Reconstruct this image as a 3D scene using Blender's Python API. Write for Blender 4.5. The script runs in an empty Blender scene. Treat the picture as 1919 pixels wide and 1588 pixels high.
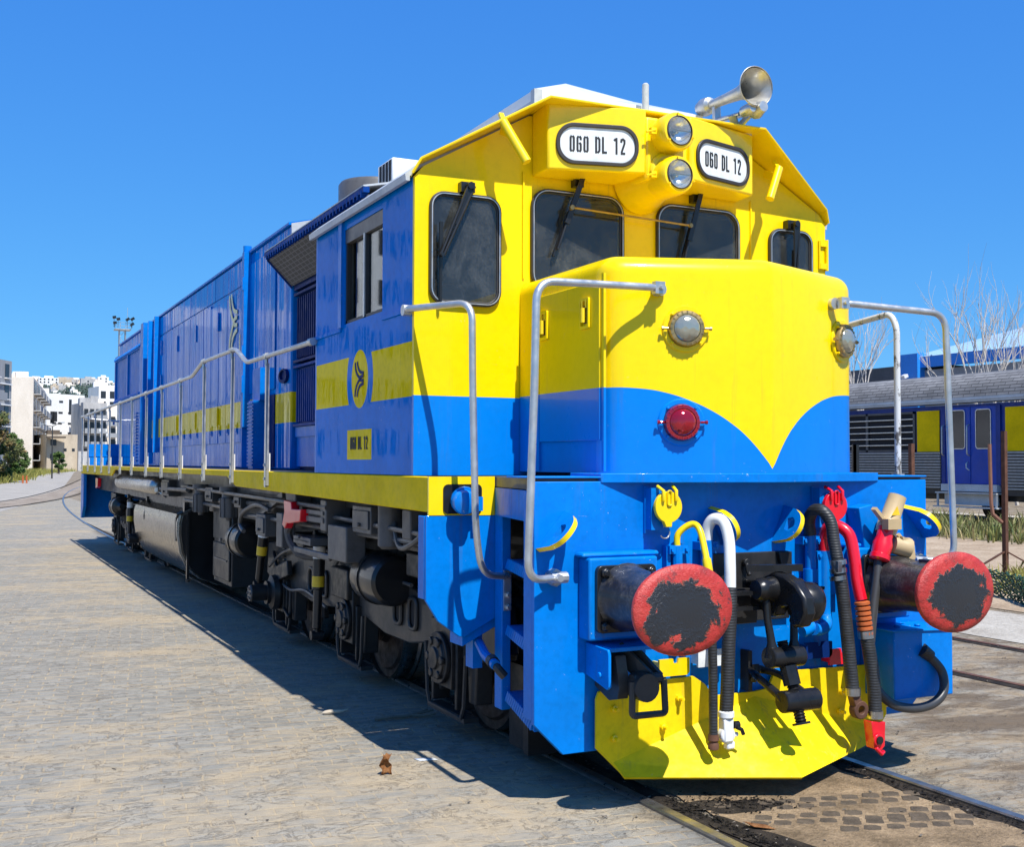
import bpy, bmesh, math, random
from mathutils import Vector, Matrix
R=math.radians
random.seed(7)
scene=bpy.context.scene
COL=scene.collection
# ------------------------------------------------------------------ camera
cam_d=bpy.data.cameras.new('camera'); cam=bpy.data.objects.new('camera',cam_d); COL.objects.link(cam)
yaw,pitch,roll=0.45333,0.03447,0.00268
fw=Vector((math.sin(yaw)*math.cos(pitch),math.cos(yaw)*math.cos(pitch),math.sin(pitch)))
rt=Vector((math.cos(yaw),-math.sin(yaw),0)); up=rt.cross(fw)
rt2=math.cos(roll)*rt+math.sin(roll)*up; up2=-math.sin(roll)*rt+math.cos(roll)*up
M=Matrix((rt2,up2,-fw)).transposed().to_4x4(); M.translation=Vector((-3.9597,-4.4535,1.7441))
cam.matrix_world=M
cam_d.lens=40.04; cam_d.sensor_width=36; cam_d.clip_start=0.05; cam_d.clip_end=9000
scene.camera=cam
# ------------------------------------------------------------------ world and sun
SUN=Vector((0.02,-0.63,1.0)).normalized()
elev=math.asin(SUN.z); az=math.atan2(SUN.x,SUN.y)
w=bpy.data.worlds.new('World'); scene.world=w; w.use_nodes=True
nt=w.node_tree; bg=nt.nodes['Background']
sky=nt.nodes.new('ShaderNodeTexSky'); sky.sky_type='NISHITA'; sky.sun_disc=False
sky.sun_elevation=elev; sky.sun_rotation=az; sky.altitude=300; sky.air_density=0.95; sky.dust_density=0.2; sky.ozone_density=4.0
sp_=nt.nodes.new('ShaderNodeSeparateColor'); cb_=nt.nodes.new('ShaderNodeCombineColor'); nt.links.new(sky.outputs[0],sp_.inputs[0])
for i_,(k_,e_) in enumerate(((.40,.82),(1.36,.61),(4.35,.28))):     # clear deep spring sky
    p_=nt.nodes.new('ShaderNodeMath'); p_.operation='POWER'; p_.inputs[1].default_value=e_; q_=nt.nodes.new('ShaderNodeMath'); q_.operation='MULTIPLY'; q_.inputs[1].default_value=k_
    nt.links.new(sp_.outputs[i_],p_.inputs[0]); nt.links.new(p_.outputs[0],q_.inputs[0]); nt.links.new(q_.outputs[0],cb_.inputs[i_])
nt.links.new(cb_.outputs[0],bg.inputs[0]); bg.inputs[1].default_value=0.096
sl=bpy.data.lights.new('sun','SUN'); sl.energy=4.9; sl.angle=R(0.5); sl.color=(1,0.975,0.925)
so=bpy.data.objects.new('sun',sl); COL.objects.link(so)
so.rotation_euler=(-SUN).to_track_quat('-Z','Y').to_euler()
scene.view_settings.view_transform='Standard'; scene.view_settings.look='None'
scene.view_settings.exposure=0.46; scene.view_settings.gamma=1
scene.render.engine='CYCLES'

# ------------------------------------------------------------------ helpers
def props(o,label=None,cat=None,group=None,kind=None):
    if label: o['label']=label
    if cat: o['category']=cat
    if group: o['group']=group
    if kind: o['kind']=kind
    return o
def wloc(o):
    v=Vector((0,0,0))
    while o is not None: v+=o.location; o=o.parent
    return v
def thing(name,label,cat,loc=(0,0,0),group=None):
    o=bpy.data.objects.new(name,None); COL.objects.link(o); o.location=loc; o.empty_display_size=.2
    return props(o,label,cat,group)
def arc(cx,cy,r,a0,a1,n=8):
    return [(cx+r*math.cos(R(a0+(a1-a0)*i/n)),cy+r*math.sin(R(a0+(a1-a0)*i/n))) for i in range(n+1)]
def rrect(x0,x1,y0,y1,r,n=6):
    return arc(x1-r,y1-r,r,0,90,n)+arc(x0+r,y1-r,r,90,180,n)+arc(x0+r,y0+r,r,180,270,n)+arc(x1-r,y0+r,r,270,360,n)
def catmull(P,n=6):
    P=[Vector(p) for p in P]; out=[]
    for i in range(len(P)-1):
        a=P[max(i-1,0)];b=P[i];c=P[i+1];d=P[min(i+2,len(P)-1)]
        for k in range(n):
            t=k/n
            out.append(0.5*((2*b)+(c-a)*t+(2*a-5*b+4*c-d)*t*t+(-a+3*b-3*c+d)*t**3))
    out.append(P[-1]); return out
def fillet(P,r,n=5):
    P=[Vector(p) for p in P]; out=[P[0]]
    for i in range(1,len(P)-1):
        a,b,c=P[i-1],P[i],P[i+1]
        d1=(a-b);d2=(c-b); rr=min(r,d1.length*.49,d2.length*.49)
        p=b+d1.normalized()*rr; q=b+d2.normalized()*rr
        for k in range(n+1):
            t=k/n; out.append(p*(1-t)**2+b*2*t*(1-t)+q*t*t)
    out.append(P[-1]); return out
class MB:
    def __init__(s): s.v=[];s.f=[];s.m=[];s.cur=0
    def mat(s,i): s.cur=i; return s
    def add(s,vs,fs):
        o=len(s.v); s.v+=[tuple(v) for v in vs]; s.f+=[[i+o for i in f] for f in fs]; s.m+=[s.cur]*len(fs); return s
    def box(s,x0,x1,y0,y1,z0,z1):
        return s.add([(x0,y0,z0),(x1,y0,z0),(x1,y1,z0),(x0,y1,z0),(x0,y0,z1),(x1,y0,z1),(x1,y1,z1),(x0,y1,z1)],
          [(0,3,2,1),(4,5,6,7),(0,1,5,4),(1,2,6,5),(2,3,7,6),(3,0,4,7)])
    def beam(s,a,b,w,h,upv=(0,0,1)):
        a=Vector(a);b=Vector(b);d=(b-a).normalized();u=Vector(upv)
        if abs(d.dot(u))>.99:u=Vector((0,1,0))
        x=d.cross(u).normalized()*w/2; z=x.cross(d).normalized()*h/2
        vs=[a-x-z,a+x-z,a+x+z,a-x+z,b-x-z,b+x-z,b+x+z,b-x+z]
        return s.add(vs,[(0,1,2,3),(7,6,5,4),(0,4,5,1),(1,5,6,2),(2,6,7,3),(3,7,4,0)])
    def prism(s,pts,axis,a,b):
        n=len(pts)
        def mk(p,t):
            return {'x':(t,p[0],p[1]),'y':(p[0],t,p[1]),'z':(p[0],p[1],t)}[axis]
        vs=[mk(p,a) for p in pts]+[mk(p,b) for p in pts]
        return s.add(vs,[list(range(n))[::-1],list(range(n,2*n))]+[(i,(i+1)%n,n+(i+1)%n,n+i) for i in range(n)])
    def ring(s,outer,inner,axis,a,b):
        n=len(outer)
        def mk(p,t): return {'x':(t,p[0],p[1]),'y':(p[0],t,p[1]),'z':(p[0],p[1],t)}[axis]
        vs=[mk(p,a) for p in outer]+[mk(p,a) for p in inner]+[mk(p,b) for p in outer]+[mk(p,b) for p in inner]
        fs=[]
        for i in range(n):
            j=(i+1)%n
            fs+=[(i,j,n+j,n+i),(2*n+i,3*n+i,3*n+j,2*n+j),(i,2*n+i,2*n+j,j),(n+i,n+j,3*n+j,3*n+i)]
        return s.add(vs,fs)
    def tube(s,P,r,n=10,cap=True):
        P=[Vector(p) for p in P]; m=len(P)
        rs=r if isinstance(r,(list,tuple)) else [r]*m
        if len(rs)!=m: rs=[rs[min(int(i*len(rs)/m),len(rs)-1)] for i in range(m)]
        t=(P[1]-P[0]).normalized(); u=t.orthogonal().normalized(); vs=[];fs=[]
        for i in range(m):
            tt=((P[min(i+1,m-1)]-P[i]).normalized()+(P[i]-P[max(i-1,0)]).normalized())
            if tt.length<1e-6: tt=t
            tt.normalize()
            u=(u-tt*u.dot(tt)); 
            if u.length<1e-6:u=tt.orthogonal()
            u.normalize(); v=tt.cross(u)
            for k in range(n):
                a=2*math.pi*k/n; vs.append(P[i]+(u*math.cos(a)+v*math.sin(a))*rs[i])
        for i in range(m-1):
            for k in range(n):
                k2=(k+1)%n; fs.append((i*n+k,i*n+k2,(i+1)*n+k2,(i+1)*n+k))
        if cap: fs+= [list(range(n))[::-1],[(m-1)*n+k for k in range(n)]]
        return s.add(vs,fs)
    def lathe(s,prof,o,d,n=24,cap=True,sx=1,sy=1):
        o=Vector(o);d=Vector(d).normalized()
        u=Vector((0,0,1)) if abs(d.z)<.9 else Vector((1,0,0))
        u=(u-d*u.dot(d)).normalized(); v=d.cross(u); vs=[];fs=[];m=len(prof)
        for t,r in prof:
            for k in range(n):
                a=2*math.pi*k/n; vs.append(o+d*t+(u*math.cos(a)*sy+v*math.sin(a)*sx)*r)
        for i in range(m-1):
            for k in range(n):
                k2=(k+1)%n; fs.append((i*n+k,i*n+k2,(i+1)*n+k2,(i+1)*n+k))
        if cap: fs+=[list(range(n))[::-1],[(m-1)*n+k for k in range(n)]]
        return s.add(vs,fs)
    def cyl(s,a,b,r,n=16): 
        a=Vector(a);b=Vector(b); return s.lathe([(0,r),((b-a).length,r)],a,b-a,n)
    def ribbon(s,pts,t,O,U,V,W,d):
        # flat mitred stroke of width t along 2-D pts, on the plane O+u*U+v*V, thickness d along W
        O,U,V,W=Vector(O),Vector(U),Vector(V),Vector(W); P=[Vector((p[0],p[1])) for p in pts]; L=[];Rr=[]
        for i,p in enumerate(P):
            d1=(P[i]-P[i-1]).normalized() if i else (P[1]-P[0]).normalized()
            d2=(P[i+1]-P[i]).normalized() if i<len(P)-1 else d1
            n1=Vector((-d1.y,d1.x));n2=Vector((-d2.y,d2.x)); b=(n1+n2)
            b=b/max(.3,b.length_squared)*2
            L.append(p+b*t/2);Rr.append(p-b*t/2)
        lo=L+Rr[::-1]; n=len(lo); k=len(P)
        vs=[O+U*q.x+V*q.y for q in lo]+[O+U*q.x+V*q.y+W*d for q in lo]
        fs=[]
        for i in range(k-1):
            q=(i,i+1,n-2-i,n-1-i); fs+=[q[::-1],tuple(x+n for x in q)]
        fs+=[(i,(i+1)%n,n+(i+1)%n,n+i) for i in range(n)]
        return s.add(vs,fs)
    def build(s,name,mats,parent=None,smooth=35,bevel=0,seg=2,origin=None):
        me=bpy.data.meshes.new(name)
        off=wloc(parent) if parent is not None else Vector((0,0,0))
        if origin is not None: off=Vector(origin)
        me.from_pydata([tuple(Vector(v)-off) for v in s.v],[],s.f)
        if not isinstance(mats,(list,tuple)): mats=[mats]
        for m in mats: me.materials.append(m)
        me.polygons.foreach_set('material_index',s.m)
        bm=bmesh.new(); bm.from_mesh(me); bmesh.ops.recalc_face_normals(bm,faces=bm.faces); bm.to_mesh(me); bm.free()
        if smooth:
            me.polygons.foreach_set('use_smooth',[True]*len(me.polygons)); me.set_sharp_from_angle(angle=R(smooth))
        o=bpy.data.objects.new(name,me); COL.objects.link(o)
        if parent is not None: o.parent=parent
        elif origin is not None: o.location=origin
        if bevel:
            b=o.modifiers.new('bevel','BEVEL'); b.width=bevel; b.segments=seg; b.limit_method='ANGLE'; b.angle_limit=R(40); b.harden_normals=False
        return o
# ------------------------------------------------------------------ materials
class NT:
    def __init__(s,name):
        s.m=bpy.data.materials.new(name); s.m.use_nodes=True; s.t=s.m.node_tree; s.b=s.t.nodes['Principled BSDF']; s.out=s.t.nodes['Material Output']
    def n(s,typ,**k):
        x=s.t.nodes.new('ShaderNode'+typ)
        for a,b in k.items(): setattr(x,a,b)
        return x
    def l(s,a,b): s.t.links.new(a,b)
    def set(s,**k):
        for a,b in k.items():
            s.b.inputs[{'col':'Base Color','rough':'Roughness','metal':'Metallic','coat':'Coat Weight','coatr':'Coat Roughness','spec':'Specular IOR Level','trans':'Transmission Weight','ior':'IOR'}[a]].default_value=(b+(1,)) if isinstance(b,tuple) else b
    def coords(s,scale=(1,1,1),kind='Object',rot=(0,0,0)):
        tc=s.n('TexCoord'); mp=s.n('Mapping'); mp.inputs['Scale'].default_value=scale; mp.inputs['Rotation'].default_value=rot
        s.l(tc.outputs[kind],mp.inputs['Vector']); return mp.outputs[0]
    def noise(s,vec,scale,detail=4,rough=.55,dist=0):
        x=s.n('TexNoise'); x.inputs['Scale'].default_value=scale; x.inputs['Detail'].default_value=detail; x.inputs['Roughness'].default_value=rough; x.inputs['Distortion'].default_value=dist
        if vec is not None: s.l(vec,x.inputs['Vector'])
        return x.outputs['Fac']
    def ramp(s,fac,stops):
        x=s.n('ValToRGB'); e=x.color_ramp.elements
        while len(e)<len(stops): e.new(.5)
        for i,(p,c) in enumerate(stops):
            e[i].position=p; e[i].color=(c if isinstance(c,tuple) else (c,c,c))+(1,)
        s.l(fac,x.inputs[0]); return x.outputs[0]
    def val(s,x,sock):
        if hasattr(x,'links'): s.l(x,sock)
        else: sock.default_value=x
    def math(s,op,a,b=None,c=None):
        x=s.n('Math',operation=op); s.val(a,x.inputs[0])
        if b is not None: s.val(b,x.inputs[1])
        if c is not None: s.val(c,x.inputs[2])
        return x.outputs[0]
    def mix(s,f,a,b,mode='MIX'):
        x=s.n('Mix',data_type='RGBA',blend_type=mode); s.val(f,x.inputs[0])
        for q,i in ((a,6),(b,7)):
            if isinstance(q,tuple): x.inputs[i].default_value=q+(1,)
            else: s.l(q,x.inputs[i])
        return x.outputs[2]
    def bump(s,h,strength=.3,dist=.01,normal=None):
        x=s.n('Bump'); x.inputs['Strength'].default_value=strength; x.inputs['Distance'].default_value=dist; s.l(h,x.inputs['Height'])
        if normal is not None: s.l(normal,x.inputs['Normal'])
        return x.outputs[0]
    def N(s,x,coat=True):
        s.l(x,s.b.inputs['Normal'])
        if coat: s.l(x,s.b.inputs['Coat Normal'])
YEL=(0.94,0.665,0.0); BLU=(0.0,0.195,0.66)
def paint(name,col,rough=.35,coat=.6,wave=.0,dirt=.12,livery=None,wavescale=(1,1,.35),coatr=.06,spec=.35,wsc=2.2,chips=0.0,runs=.0):
    t=NT(name); t.set(rough=rough,coat=coat,coatr=coatr,spec=spec)
    tc=t.coords()
    big=t.noise(tc,1.7,5,.6); fine=t.noise(tc,24,4,.6)
    c=col
    if livery:
        c=livery(t)
    dk=t.ramp(big,[(.30,1-dirt),(.62,1.0)])
    fl=t.ramp(fine,[(.35,1-dirt*.5),(.55,1.0)])
    c=t.mix(1.0,t.mix(1.0,c,dk,'MULTIPLY'),fl,'MULTIPLY')
    if runs:      # thin vertical dirt runs
        rn=t.noise(t.coords((14,14,.55)),1.0,5,.7,.3); k=t.math('MULTIPLY',t.ramp(rn,[(.56,0.0),(.70,1.0)]),t.ramp(big,[(.40,0.0),(.60,1.0)])); c=t.mix(t.math('MULTIPLY',k,runs),c,(.10,.085,.065))
    if chips:     # small chips and scuffs down to pale primer
        ch=t.noise(tc,46,3,.75); k=t.math('MULTIPLY',t.ramp(ch,[(.685,0.0),(.70,1.0)]),t.ramp(t.noise(tc,3.1,4,.6),[(.48,0.0),(.60,1.0)])); c=t.mix(t.math('MULTIPLY',k,chips),c,(.55,.60,.62))
        sc=t.noise(t.coords((3,3,26)),2.4,5,.75,.4); k=t.math('MULTIPLY',t.ramp(sc,[(.66,0.0),(.70,1.0)]),t.ramp(t.noise(tc,1.9,3,.6),[(.5,0.0),(.6,1.0)])); c=t.mix(t.math('MULTIPLY',k,chips*.35),c,(.50,.55,.58))
    t.l(c,t.b.inputs['Base Color'])
    t.l(t.ramp(t.noise(tc,5,6,.7),[(.3,rough*.8),(.7,min(1,rough*1.35))]),t.b.inputs['Roughness'])
    nm=t.bump(fine,.06,.003)
    if wave: nm=t.bump(t.noise(t.coords(wavescale),wsc,2,.5,.3),wave,.05,nm)
    t.N(nm); return t.m
def sepxyz(t):
    tc=t.n('TexCoord'); sp=t.n('SeparateXYZ'); t.l(tc.outputs['Object'],sp.inputs[0]); return sp.outputs
def liv_step(z0):
    def f(t):
        x,y,z=sepxyz(t); return t.mix(t.math('GREATER_THAN',z,z0),BLU,YEL)
    return f
def liv_nose(t):
    x,y,z=sepxyz(t); ax=t.math('ABSOLUTE',x)
    fc=t.n('FloatCurve'); cu=fc.mapping.curves[0]
    pts=[(0,1.715),(.05,1.785),(.1,1.848),(.15,1.902),(.2,1.946),(.3,2.016),(.43,2.080),(.55,2.120),(.66,2.140),(.9,2.146)]
    P=[(p/.9,(q-1.7)/.5) for p,q in pts]
    cu.points[0].location=P[0]; cu.points[1].location=P[-1]
    for p in P[1:-1]: cu.points.new(*p)
    fc.mapping.update(); fc.inputs['Factor'].default_value=1
    t.l(t.math('DIVIDE',ax,.9),fc.inputs['Value'])
    zz=t.math('DIVIDE',t.math('SUBTRACT',z,1.7),.5)
    return t.mix(t.math('GREATER_THAN',zz,fc.outputs[0]),BLU,YEL)
def liv_cab(t):
    # blue side with yellow band, interrupted by a blue oval ring with a yellow centre
    x,y,z=sepxyz(t)
    band=t.math('MULTIPLY',t.math('GREATER_THAN',z,2.135),t.math('LESS_THAN',z,2.462))
    dy=t.math('DIVIDE',t.math('SUBTRACT',y,2.80),.172); dz=t.math('DIVIDE',t.math('SUBTRACT',z,2.30),.195)
    rr=t.math('SQRT',t.math('ADD',t.math('MULTIPLY',dy,dy),t.math('MULTIPLY',dz,dz)))
    inn=t.math('LESS_THAN',rr,1.0); out=t.math('GREATER_THAN',rr,1.58)
    m=t.math('MAXIMUM',inn,t.math('MULTIPLY',band,out))
    # yellow number panel
    pa=t.math('MULTIPLY',t.math('LESS_THAN',t.math('ABSOLUTE',t.math('SUBTRACT',y,2.805)),.255),t.math('LESS_THAN',t.math('ABSOLUTE',t.math('SUBTRACT',z,1.862)),.1))
    return t.mix(t.math('MAXIMUM',m,pa),BLU,YEL)
def liv_hood(t):
    x,y,z=sepxyz(t)
    b=t.math('MULTIPLY',t.math('GREATER_THAN',z,2.153),t.math('LESS_THAN',z,2.467))
    b=t.math('MULTIPLY',b,t.math('LESS_THAN',y,16.9))
    return t.mix(b,BLU,YEL)
m_blue=paint('blue_paint',BLU,.38,.12,.14,.20,None,(1,1,.35),.06,.12,2.2,.8,.35)
m_yel=paint('yellow_paint',YEL,.34,.5,.06,.08)
m_yelshade=paint('yellow_paint_shaded',(.93,.625,0.0),.5,.0,.08,.2,None,(1,1,.35),.06,.08)  # same yellow paint, with the deeper tone of its shaded side put in
m_plow=paint('plough_paint',(.93,.66,0.0),.62,0.0,.10,.2,None,(1,1,.35),.06,.3,2.2,.3,.55)
m_nose=paint('nose_paint',YEL,.32,.3,.10,.08,liv_nose,(1,1,.35),.06,.15,1.6,.25,.22)
m_front=paint('cab_front_paint',YEL,.36,.15,.08,.09,liv_step(2.14),(1,1,.35),.06,.15,1.6,.25,.28)
m_side=paint('cab_side_paint',BLU,.30,.16,.16,.20,liv_cab,(1,2.0,.6),.03,0.0,1.5,.4,.2)
m_hood=paint('hood_paint',BLU,.24,.60,.42,.20,liv_hood,(1,3.0,.10),.03,0.0,1.5,.3,.15)
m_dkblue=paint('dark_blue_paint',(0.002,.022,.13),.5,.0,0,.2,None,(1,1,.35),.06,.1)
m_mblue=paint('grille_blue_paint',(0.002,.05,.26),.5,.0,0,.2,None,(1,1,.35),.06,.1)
m_redp=paint('red_paint',(.75,.005,.02),.3,.7,0,.1)
m_whitep=paint('white_paint',(.78,.78,.76),.35,.4,.05,.1)
m_grey=paint('grey_roof_paint',(.50,.52,.53),.45,.2,.1,.2)
m_dgrey=paint('dark_grey_paint',(.038,.037,.036),.5,.2,.1,.35)
m_mgrey=paint('mid_grey_paint',(.105,.10,.097),.5,.2,.1,.3)
m_black=paint('black_paint',(.012,.012,.013),.35,.4,.1,.3)
m_tan=paint('tan_plastic',(.52,.38,.20),.4,.2,0,.1)
def metal(name,col,rough,metal=1.0,noise=.4):
    t=NT(name); t.set(col=col,metal=metal)
    tc=t.coords(); f=t.noise(tc,9,6,.65)
    t.l(t.ramp(f,[(.3,tuple(c*(1-noise) for c in col)),(.65,col)]),t.b.inputs['Base Color'])
    t.l(t.ramp(t.noise(tc,14,5,.6),[(.3,rough*.7),(.7,min(1,rough*1.5))]),t.b.inputs['Roughness'])
    t.N(t.bump(f,.1,.004)); return t.m
m_galv=metal('galvanised_steel',(.62,.62,.60),.36,.75,.25)
m_steel=metal('worn_steel',(.55,.53,.5),.3,1,.4)
m_tank=metal('polished_tank_steel',(.30,.28,.25),.2,1,.4)
m_rail=metal('rail_steel',(.30,.285,.27),.32,.8,.5)
m_rust=metal('rusty_iron',(.13,.055,.03),.8,.1,.5)
m_brass=metal('weathered_brass',(.50,.36,.16),.4,.8,.5)
m_horn=metal('horn_metal',(.66,.63,.56),.34,.7,.3)
m_grease=metal('greasy_black_iron',(.02,.02,.021),.28,.3,.5)
m_iron=metal('painted_black_iron',(.026,.025,.025),.42,.2,.5)
m_wheel=metal('wheel_iron',(.075,.05,.038),.6,.4,.5)
m_wtread=metal('wheel_tread',(.4,.37,.34),.3,1,.3)
def simple(name,col,rough=.6,**k):
    t=NT(name); t.set(col=col,rough=rough,**k); tc=t.coords(); f=t.noise(tc,18,4,.6)
    t.l(t.ramp(f,[(.3,tuple(c*.8 for c in col)),(.7,col)]),t.b.inputs['Base Color']); t.N(t.bump(f,.08,.003)); return t.m
def rubber():
    t=NT('ribbed_rubber'); tc=t.coords(); f=t.noise(tc,16,5,.7); x,y,z=sepxyz(t)
    t.l(t.ramp(f,[(.35,(.016,.016,.017)),(.62,(.030,.030,.030)),(.8,(.075,.07,.062))]),t.b.inputs['Base Color']); t.set(rough=.48)
    wv=t.math('SINE',t.math('MULTIPLY',z,420.0)); t.N(t.bump(wv,.35,.002,t.bump(f,.2,.004)),False); return t.m
m_rubber=rubber()
m_cable=simple('grey_cable',(.045,.045,.046),.4)
m_gasket=simple('window_gasket',(.035,.03,.027),.5)
m_ink=simple('black_lettering',(.012,.014,.018),.6)
m_label=simple('yellow_label',(.85,.55,.02),.5)
m_plate=simple('white_plate',(.80,.83,.84),.35,coat=.4)
m_orange=simple('orange_fitting',(.5,.12,.03),.5)
m_logo=simple('pale_emblem_paint',(.85,.80,.42),.45)
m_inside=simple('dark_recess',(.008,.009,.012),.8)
def glass(name,tint,dust,rough=.02):
    # thin tinted pane: see-through, mirror-like by Fresnel, with a film of dust
    t=NT(name); nd=t.t.nodes; nd.remove(t.b)
    tr=t.n('BsdfTransparent'); tr.inputs[0].default_value=tint+(1,); gl=t.n('BsdfGlossy'); gl.inputs['Roughness'].default_value=rough; gl.inputs[0].default_value=(.9,.95,1,1); df=t.n('BsdfDiffuse'); df.inputs[0].default_value=(.34,.35,.35,1)
    fr=t.n('Fresnel'); ge=t.n('NewGeometry'); t.l(t.math('SUBTRACT',1.5,t.math('MULTIPLY',ge.outputs['Backfacing'],.8333)),fr.inputs[0])
    m1=t.n('MixShader'); t.l(fr.outputs[0],m1.inputs[0]); t.l(tr.outputs[0],m1.inputs[1]); t.l(gl.outputs[0],m1.inputs[2])
    f=t.noise(t.coords((1,1,.6)),5,6,.75,.5); g=t.noise(t.coords(),70,3,.6)
    d=t.math('MULTIPLY',t.math('ADD',.35,t.ramp(f,[(.45,0.0),(.85,1.0)])),t.ramp(g,[(.35,.5),(.7,1.0)]))
    m2=t.n('MixShader'); t.l(t.math('MULTIPLY',d,dust),m2.inputs[0]); t.l(m1.outputs[0],m2.inputs[1]); t.l(df.outputs[0],m2.inputs[2]); t.l(m2.outputs[0],t.out.inputs[0]); return t.m
m_glass=glass('cab_glass',(.60,.63,.62),.20); m_sglass=glass('side_glass',(.55,.58,.60),.05)
def bglass():
    t=NT('dark_window_glass'); t.set(col=(.02,.022,.026),rough=.1,spec=.5); return t.m
m_bglass=bglass()
m_mirror=metal('lamp_reflector',(.90,.90,.88),.16,.75,.1); m_lining=simple('cab_lining',(.16,.17,.16),.7); m_seat=simple('seat_vinyl',(.03,.03,.033),.5)
def lens(name,col,rough=.08):
    t=NT(name); t.set(col=col,rough=rough,coat=1.0,coatr=.02,metal=.55)
    v=t.n('TexVoronoi'); v.inputs['Scale'].default_value=38; t.l(t.coords(),v.inputs['Vector'])
    t.N(t.bump(v.outputs['Distance'],.25,.01),False); return t.m
m_lens=lens('clear_lens',(.40,.39,.30)); m_redlens=lens('red_lens',(.42,.004,.018)); m_head=lens('headlight_glass',(.72,.76,.82),.06)
# buffer face: red paint with a greasy black patch
def buffer_face():
    t=NT('buffer_face_red_grease'); x,y,z=sepxyz(t)
    ax=t.math('SUBTRACT',t.math('ABSOLUTE',x),.885); dz=t.math('SUBTRACT',z,1.045)
    dx=t.math('DIVIDE',ax,.215); dzz=t.math('DIVIDE',dz,.158)
    rr=t.math('SQRT',t.math('ADD',t.math('MULTIPLY',dx,dx),t.math('MULTIPLY',dzz,dzz)))
    tc=t.coords(); n1=t.noise(tc,9,6,.65,.4); n2=t.noise(tc,60,4,.7)
    e=t.math('ADD',rr,t.math('ADD',t.math('MULTIPLY',t.math('SUBTRACT',n1,.5),1.7),t.math('MULTIPLY',t.math('SUBTRACT',n2,.5),.35)))
    mask=t.ramp(e,[(.93,1.0),(1.0,0.0)])
    edge=t.ramp(e,[(.85,0.0),(1.0,1.0),(1.30,0.0)])
    red=t.ramp(n1,[(.32,(.22,.025,.018)),(.52,(.46,.028,.020)),(.8,(.56,.075,.05))])
    red=t.mix(t.ramp(t.noise(t.coords((1,1,2)),5,6,.7,.8),[(.58,0.0),(.66,1.0)]),red,(.05,.03,.03))
    red=t.mix(t.math('MULTIPLY',edge,t.ramp(n2,[(.42,0.0),(.52,1.0)])),red,(.16,.07,.02))
    c=t.mix(t.math('MULTIPLY',mask,t.ramp(t.noise(tc,26,5,.75),[(.22,.85),(.34,1.0)])),red,(.020,.021,.024)); t.l(c,t.b.inputs['Base Color'])
    t.l(t.ramp(mask,[(0,.45),(1,.34)]),t.b.inputs['Roughness'])
    h=t.math('ADD',t.math('MULTIPLY',mask,.6),t.math('MULTIPLY',n2,t.ramp(e,[(.5,.25),(.9,1.3)])))
    t.N(t.bump(h,.75,.006),False); t.set(spec=.6); return t.m
m_buf=buffer_face()
def shank_mat():
    t=NT('dusty_black_shank'); g=t.n('NewGeometry'); tc=t.coords(); f=t.noise(tc,12,6,.7); f2=t.noise(tc,70,3,.7)
    k=t.math('MULTIPLY',t.ramp(f,[(.40,0.0),(.75,1.0)]),t.ramp(f2,[(.4,.2),(.7,1.0)]))
    t.l(t.mix(k,(.012,.012,.013),(.13,.12,.11)),t.b.inputs['Base Color']); t.set(rough=.36,coat=.3); t.N(t.bump(f2,.25,.004)); return t.m
m_shank=shank_mat()
# mesh screen
def grid_mat():
    t=NT('wire_screen'); x,y,z=sepxyz(t)
    a=t.math('LESS_THAN',t.math('FRACT',t.math('MULTIPLY',y,8.0)),.16); b=t.math('LESS_THAN',t.math('FRACT',t.math('MULTIPLY',z,32.0)),.2)
    k=t.math('MAXIMUM',a,b); t.l(t.mix(k,(.035,.034,.034),(.11,.11,.115)),t.b.inputs['Base Color']); t.set(rough=.6); t.N(t.bump(k,.5,.01),False); return t.m
m_grid=grid_mat()
def chipped():
    t=NT('chipped_white_paint'); f=t.noise(t.coords((1,1,.5)),14,6,.75); t.l(t.ramp(f,[(.40,(.10,.09,.08)),(.46,(.60,.60,.58))]),t.b.inputs['Base Color']); t.set(rough=.5); return t.m
m_chipped=chipped()

m_clear=glass('clear_glass',(.95,.95,.95),.06)
# ================================================================== LOCOMOTIVE
loco=thing('diesel_locomotive','big blue and yellow diesel locomotive with red buffers, standing on the embedded track','locomotive',(0,0,0))
def B(mb,name,mat,parent=loco,**k): return mb.build(name,mat,parent,**k)
LEN=21.5
# ---- underframe and deck
u=MB(); u.box(-.55,.55,.70,LEN-.3,.95,1.40); u.box(-1.30,1.30,1.75,LEN-.1,1.40,1.60)
u.box(-1.24,-1.12,1.6,LEN-.2,1.16,1.40); u.box(1.12,1.24,1.6,LEN-.2,1.16,1.40)
B(u,'underframe',m_dgrey)
d=MB(); d.box(-1.535,1.535,1.60,LEN,1.605,1.664); d.prism([(-1.32,.70),(1.32,.70),(1.13,1.598),(-1.13,1.598)],'z',1.605,1.662)
B(d,'deck',m_mgrey)
for sx in (-1,1):
    prof=[(1.557,1.664),(1.557,1.462),(6.50,1.512),(6.92,1.604),(15.8,1.608),(16.2,1.500),(LEN,1.490),(LEN,1.664)]
    B(MB().prism(prof,'x',sx*1.536,sx*1.562),'side_sill',m_yelshade,bevel=.006)
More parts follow.
